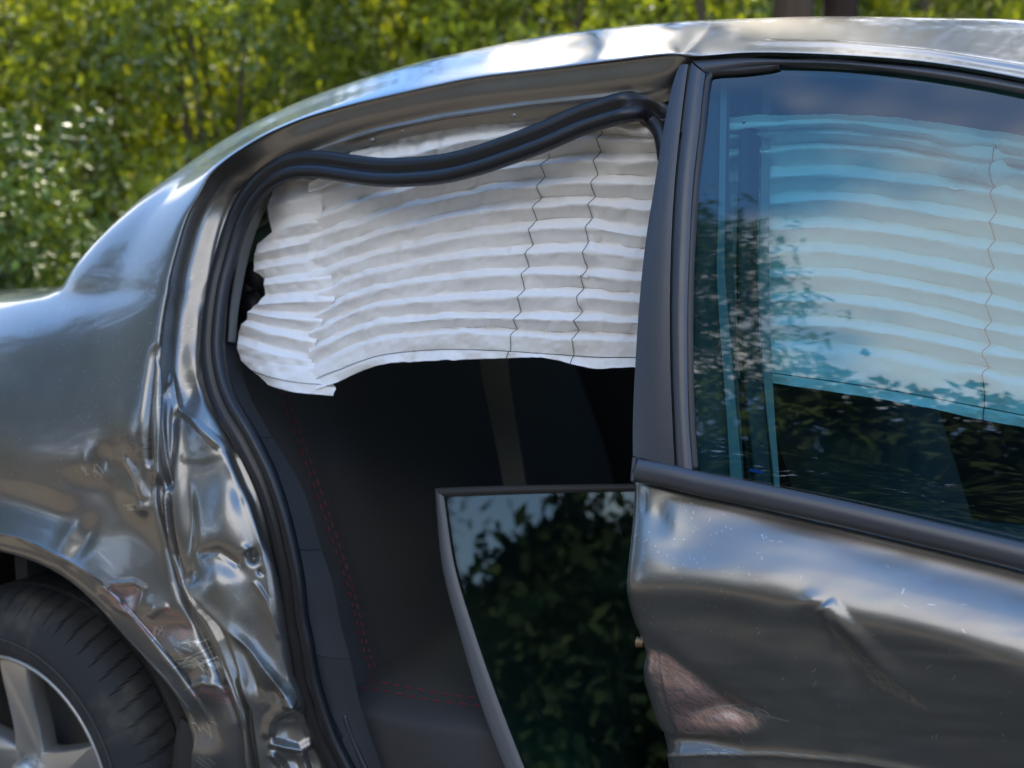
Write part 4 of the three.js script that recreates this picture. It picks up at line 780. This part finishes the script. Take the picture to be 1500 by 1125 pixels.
// the tall loose bushes and saplings filling the background
const bg = [
  [-120, 8.2, 3.9, 1.5, 'yellow green tall bush at the end of the row behind the boot'], [110, 9.0, 4.3, 1.5, 'broad yellow green bush rising behind the boot'], [330, 8.4, 4.2, 1.3, 'tall feathery bush behind the rear window'],
  [520, 9.4, 4.6, 1.4, 'bright leafy bush above the curve of the roof'], [720, 8.8, 4.4, 1.3, 'dense mid green bush above the rear of the roof'], [930, 9.6, 4.6, 1.4, 'dark green bush above the dented roof rail'], [1180, 10.8, 4.8, 1.5, 'shaded bush standing behind the two trunks'], [1370, 9.2, 4.5, 1.2, 'sunlit bush above the front of the roof'], [1580, 9.6, 4.5, 1.4, 'bush beyond the windscreen']];
bg.forEach(([px, d, h, rx, label], i) => plant('wild_bush', label, 'bush', 'wild bushes behind the car', { at: at(px, d), seed: 40 + i, h, y0: .2, rx, rz: 1.1, clumps: 120, cs: .36, leaves: 10000, l: .11, w: .048, tr2: .62, stems: 5, tr: .03, c0: GREEN0, c1: i === 1 || i === 3 || i === 7 ? [.66, .66, .02] : GREEN1, droop: i % 2 ? 1.4 : 0 }));
// grassy bank closing the view behind the trees
{
  const geo = new THREE.PlaneGeometry(60, 16, 120, 32), p = geo.attributes.position;
  for (let i = 0; i < p.count; i++) { const y = p.getY(i) + 8; p.setXYZ(i, p.getX(i), y * .62 - .3 + .25 * noise3(p.getX(i) * .7, y * .7, 2), -y * .6 + .5 * noise3(p.getX(i) * .5, y * .5, 6)); }
  geo.computeVertexNormals(); geo.rotateY(.45); const [x, z] = at(700, 17); geo.translate(x, 0, z);
  const t = noiseTex(256, (u, v, i, j) => { const a = .5 + .5 * tileFbm(u, v, 14, 5.5, 5), h = hash3(i, j, 2); return [.20 + .16 * a + .1 * h, .26 + .16 * a + .1 * h, .07 + .05 * a]; }, true);
  const m = mesh('bank', geo, new THREE.MeshStandardMaterial({ map: rep(t, 14, 4), roughness: 1 })); m.userData = { kind: 'structure', label: 'grassy bank rising behind the trees', category: 'bank' };
}
// far wood behind them
for (let i = 0; i < 7; i++) plant('far_tree', ['far tree crown closing the view behind the first bush', 'far tree crown behind the feathery bush', 'far tree crown behind the bright bush', 'far tree crown over the roof', 'far tree crown behind the pale trunk', 'far tree crown beside the brown trunk', 'far tree crown beyond the windscreen'][i], 'tree', 'trees of the far wood', { at: at(-150 + i * 300, 15 + (i % 2) * 2), seed: 70 + i, h: 7.5, y0: .4, rx: 2.6, rz: 1.6, clumps: 260, cs: .6, leaves: 9000, l: .26, w: .13, tr2: 0, rough: .95, stems: 1, tr: .12, c0: [.04, .065, .01], c1: [.18, .2, .018] });
// two tall trees over the roof; their crowns hang above the picture and dapple the sun on the car
for (const [px, dp, r0, c, label, seed] of [[1150, 8.4, .17, [.42, .36, .31], 'tall tree with a pale trunk seen over the roof', 801], [1217, 8.6, .15, [.16, .10, .085], 'tall tree with a reddish brown trunk seen over the roof', 802]]) {
  const [x, z] = at(px, dp);
  const g = plant('tall_tree', label, 'tree', null, { at: [x, z], seed, h: 9.6, y0: 5.0, rx: 3.6, rz: 2.6, clumps: 90, cs: .75, leaves: 7500, l: .17, w: .08, tr2: 0, rough: .9, stems: 1, tr: .05, br: 9, c0: [.05, .08, .012], c1: [.16, .2, .02] });
  const geo = new THREE.CylinderGeometry(r0 * .8, r0 * 1.1, 6.5, 18, 20); const p = geo.attributes.position;
  for (let i = 0; i < p.count; i++) { const s = 1 + .08 * noise3(p.getX(i) * 9, p.getY(i) * 2, p.getZ(i) * 9); p.setX(i, p.getX(i) * s + .05 * Math.sin(p.getY(i))); p.setZ(i, p.getZ(i) * s); }
  geo.translate(0, 3.24, 0); geo.computeVertexNormals();
  mesh('bole', geo, new THREE.MeshStandardMaterial({ color: new THREE.Color().setRGB(...c.map(v => v * 2)), map: rep(barkTex, 2, 3), roughness: .95, bumpMap: rep(barkTex, 2, 3), bumpScale: .02 }), g);
}
// what the windows and paint mirror, behind the photographer: a willow and a row of dark bushes
plant('willow_tree', 'overhanging willow with narrow leaves mirrored in the front door glass', 'tree', null, { at: [-1.45, 5.0], seed: 21, h: 6.6, y0: 2.1, rx: 2.35, rz: 1.7, taper: .65, clumps: 330, cs: .42, leaves: 22000, l: .16, w: .032, stems: 1, tr: .16, br: 8, tr2: .3, c0: [.03, .07, .015], c1: [.12, .18, .03] });
const hb = [['dark evergreen bush opposite the front door', .55, 5.6, 3.5, 1.0], ['dark evergreen bush facing the front wing', 2.0, 5.9, 3.1, 1.0], ['dark evergreen bush facing the bonnet', 3.9, 6.2, 3.0, 1.3], ['dark evergreen bush well ahead of the car', 6.4, 6.2, 3.2, 1.5],
  ['low dense bush at the foot of the willow', -.95, 5.3, 1.9, .85], ['low bush under the willow', -2.3, 6.3, 1.25, .9], ['small bush on the rear side of the willow', -3.3, 6.6, 1.5, .8]];
for (const [label, x, z, h, rx] of hb) plant('hedge_bush', label, 'bush', 'bushes facing the car side', { at: [x, z], seed: 300 + Math.round(x * 10), h, y0: .1, rx, rz: .8, clumps: 170, cs: .3, leaves: 7500, l: .15, w: .09, tr2: 0, rough: .95, stems: 4, tr: .03, c0: [.012, .026, .008], c1: [.03, .052, .013] });
const sb = [['tall tree facing the rear flank', -5.4, 3.3, 6.2, 1.9], ['tall tree close behind the rear bumper corner', -4.7, 1.7, 7.0, 1.8], ['tall tree facing the rear bumper', -8.2, 3.4, 6.8, 2.0]];
for (const [label, x, z, h, rx] of sb) plant('leafy_tree', label, 'tree', 'trees facing the rear of the car', { at: [x, z], seed: 500 + Math.round(-x * 10), h, y0: .5, rx, rz: 1.3, clumps: 220, cs: .45, leaves: 9000, l: .17, w: .08, tr2: 0, rough: .95, stems: 1, tr: .14, c0: [.03, .06, .014], c1: [.09, .14, .025] });

scene.traverse(o => { if (o.isMesh) { o.castShadow = true; o.receiveShadow = true; } });
renderer.render(scene, camera);
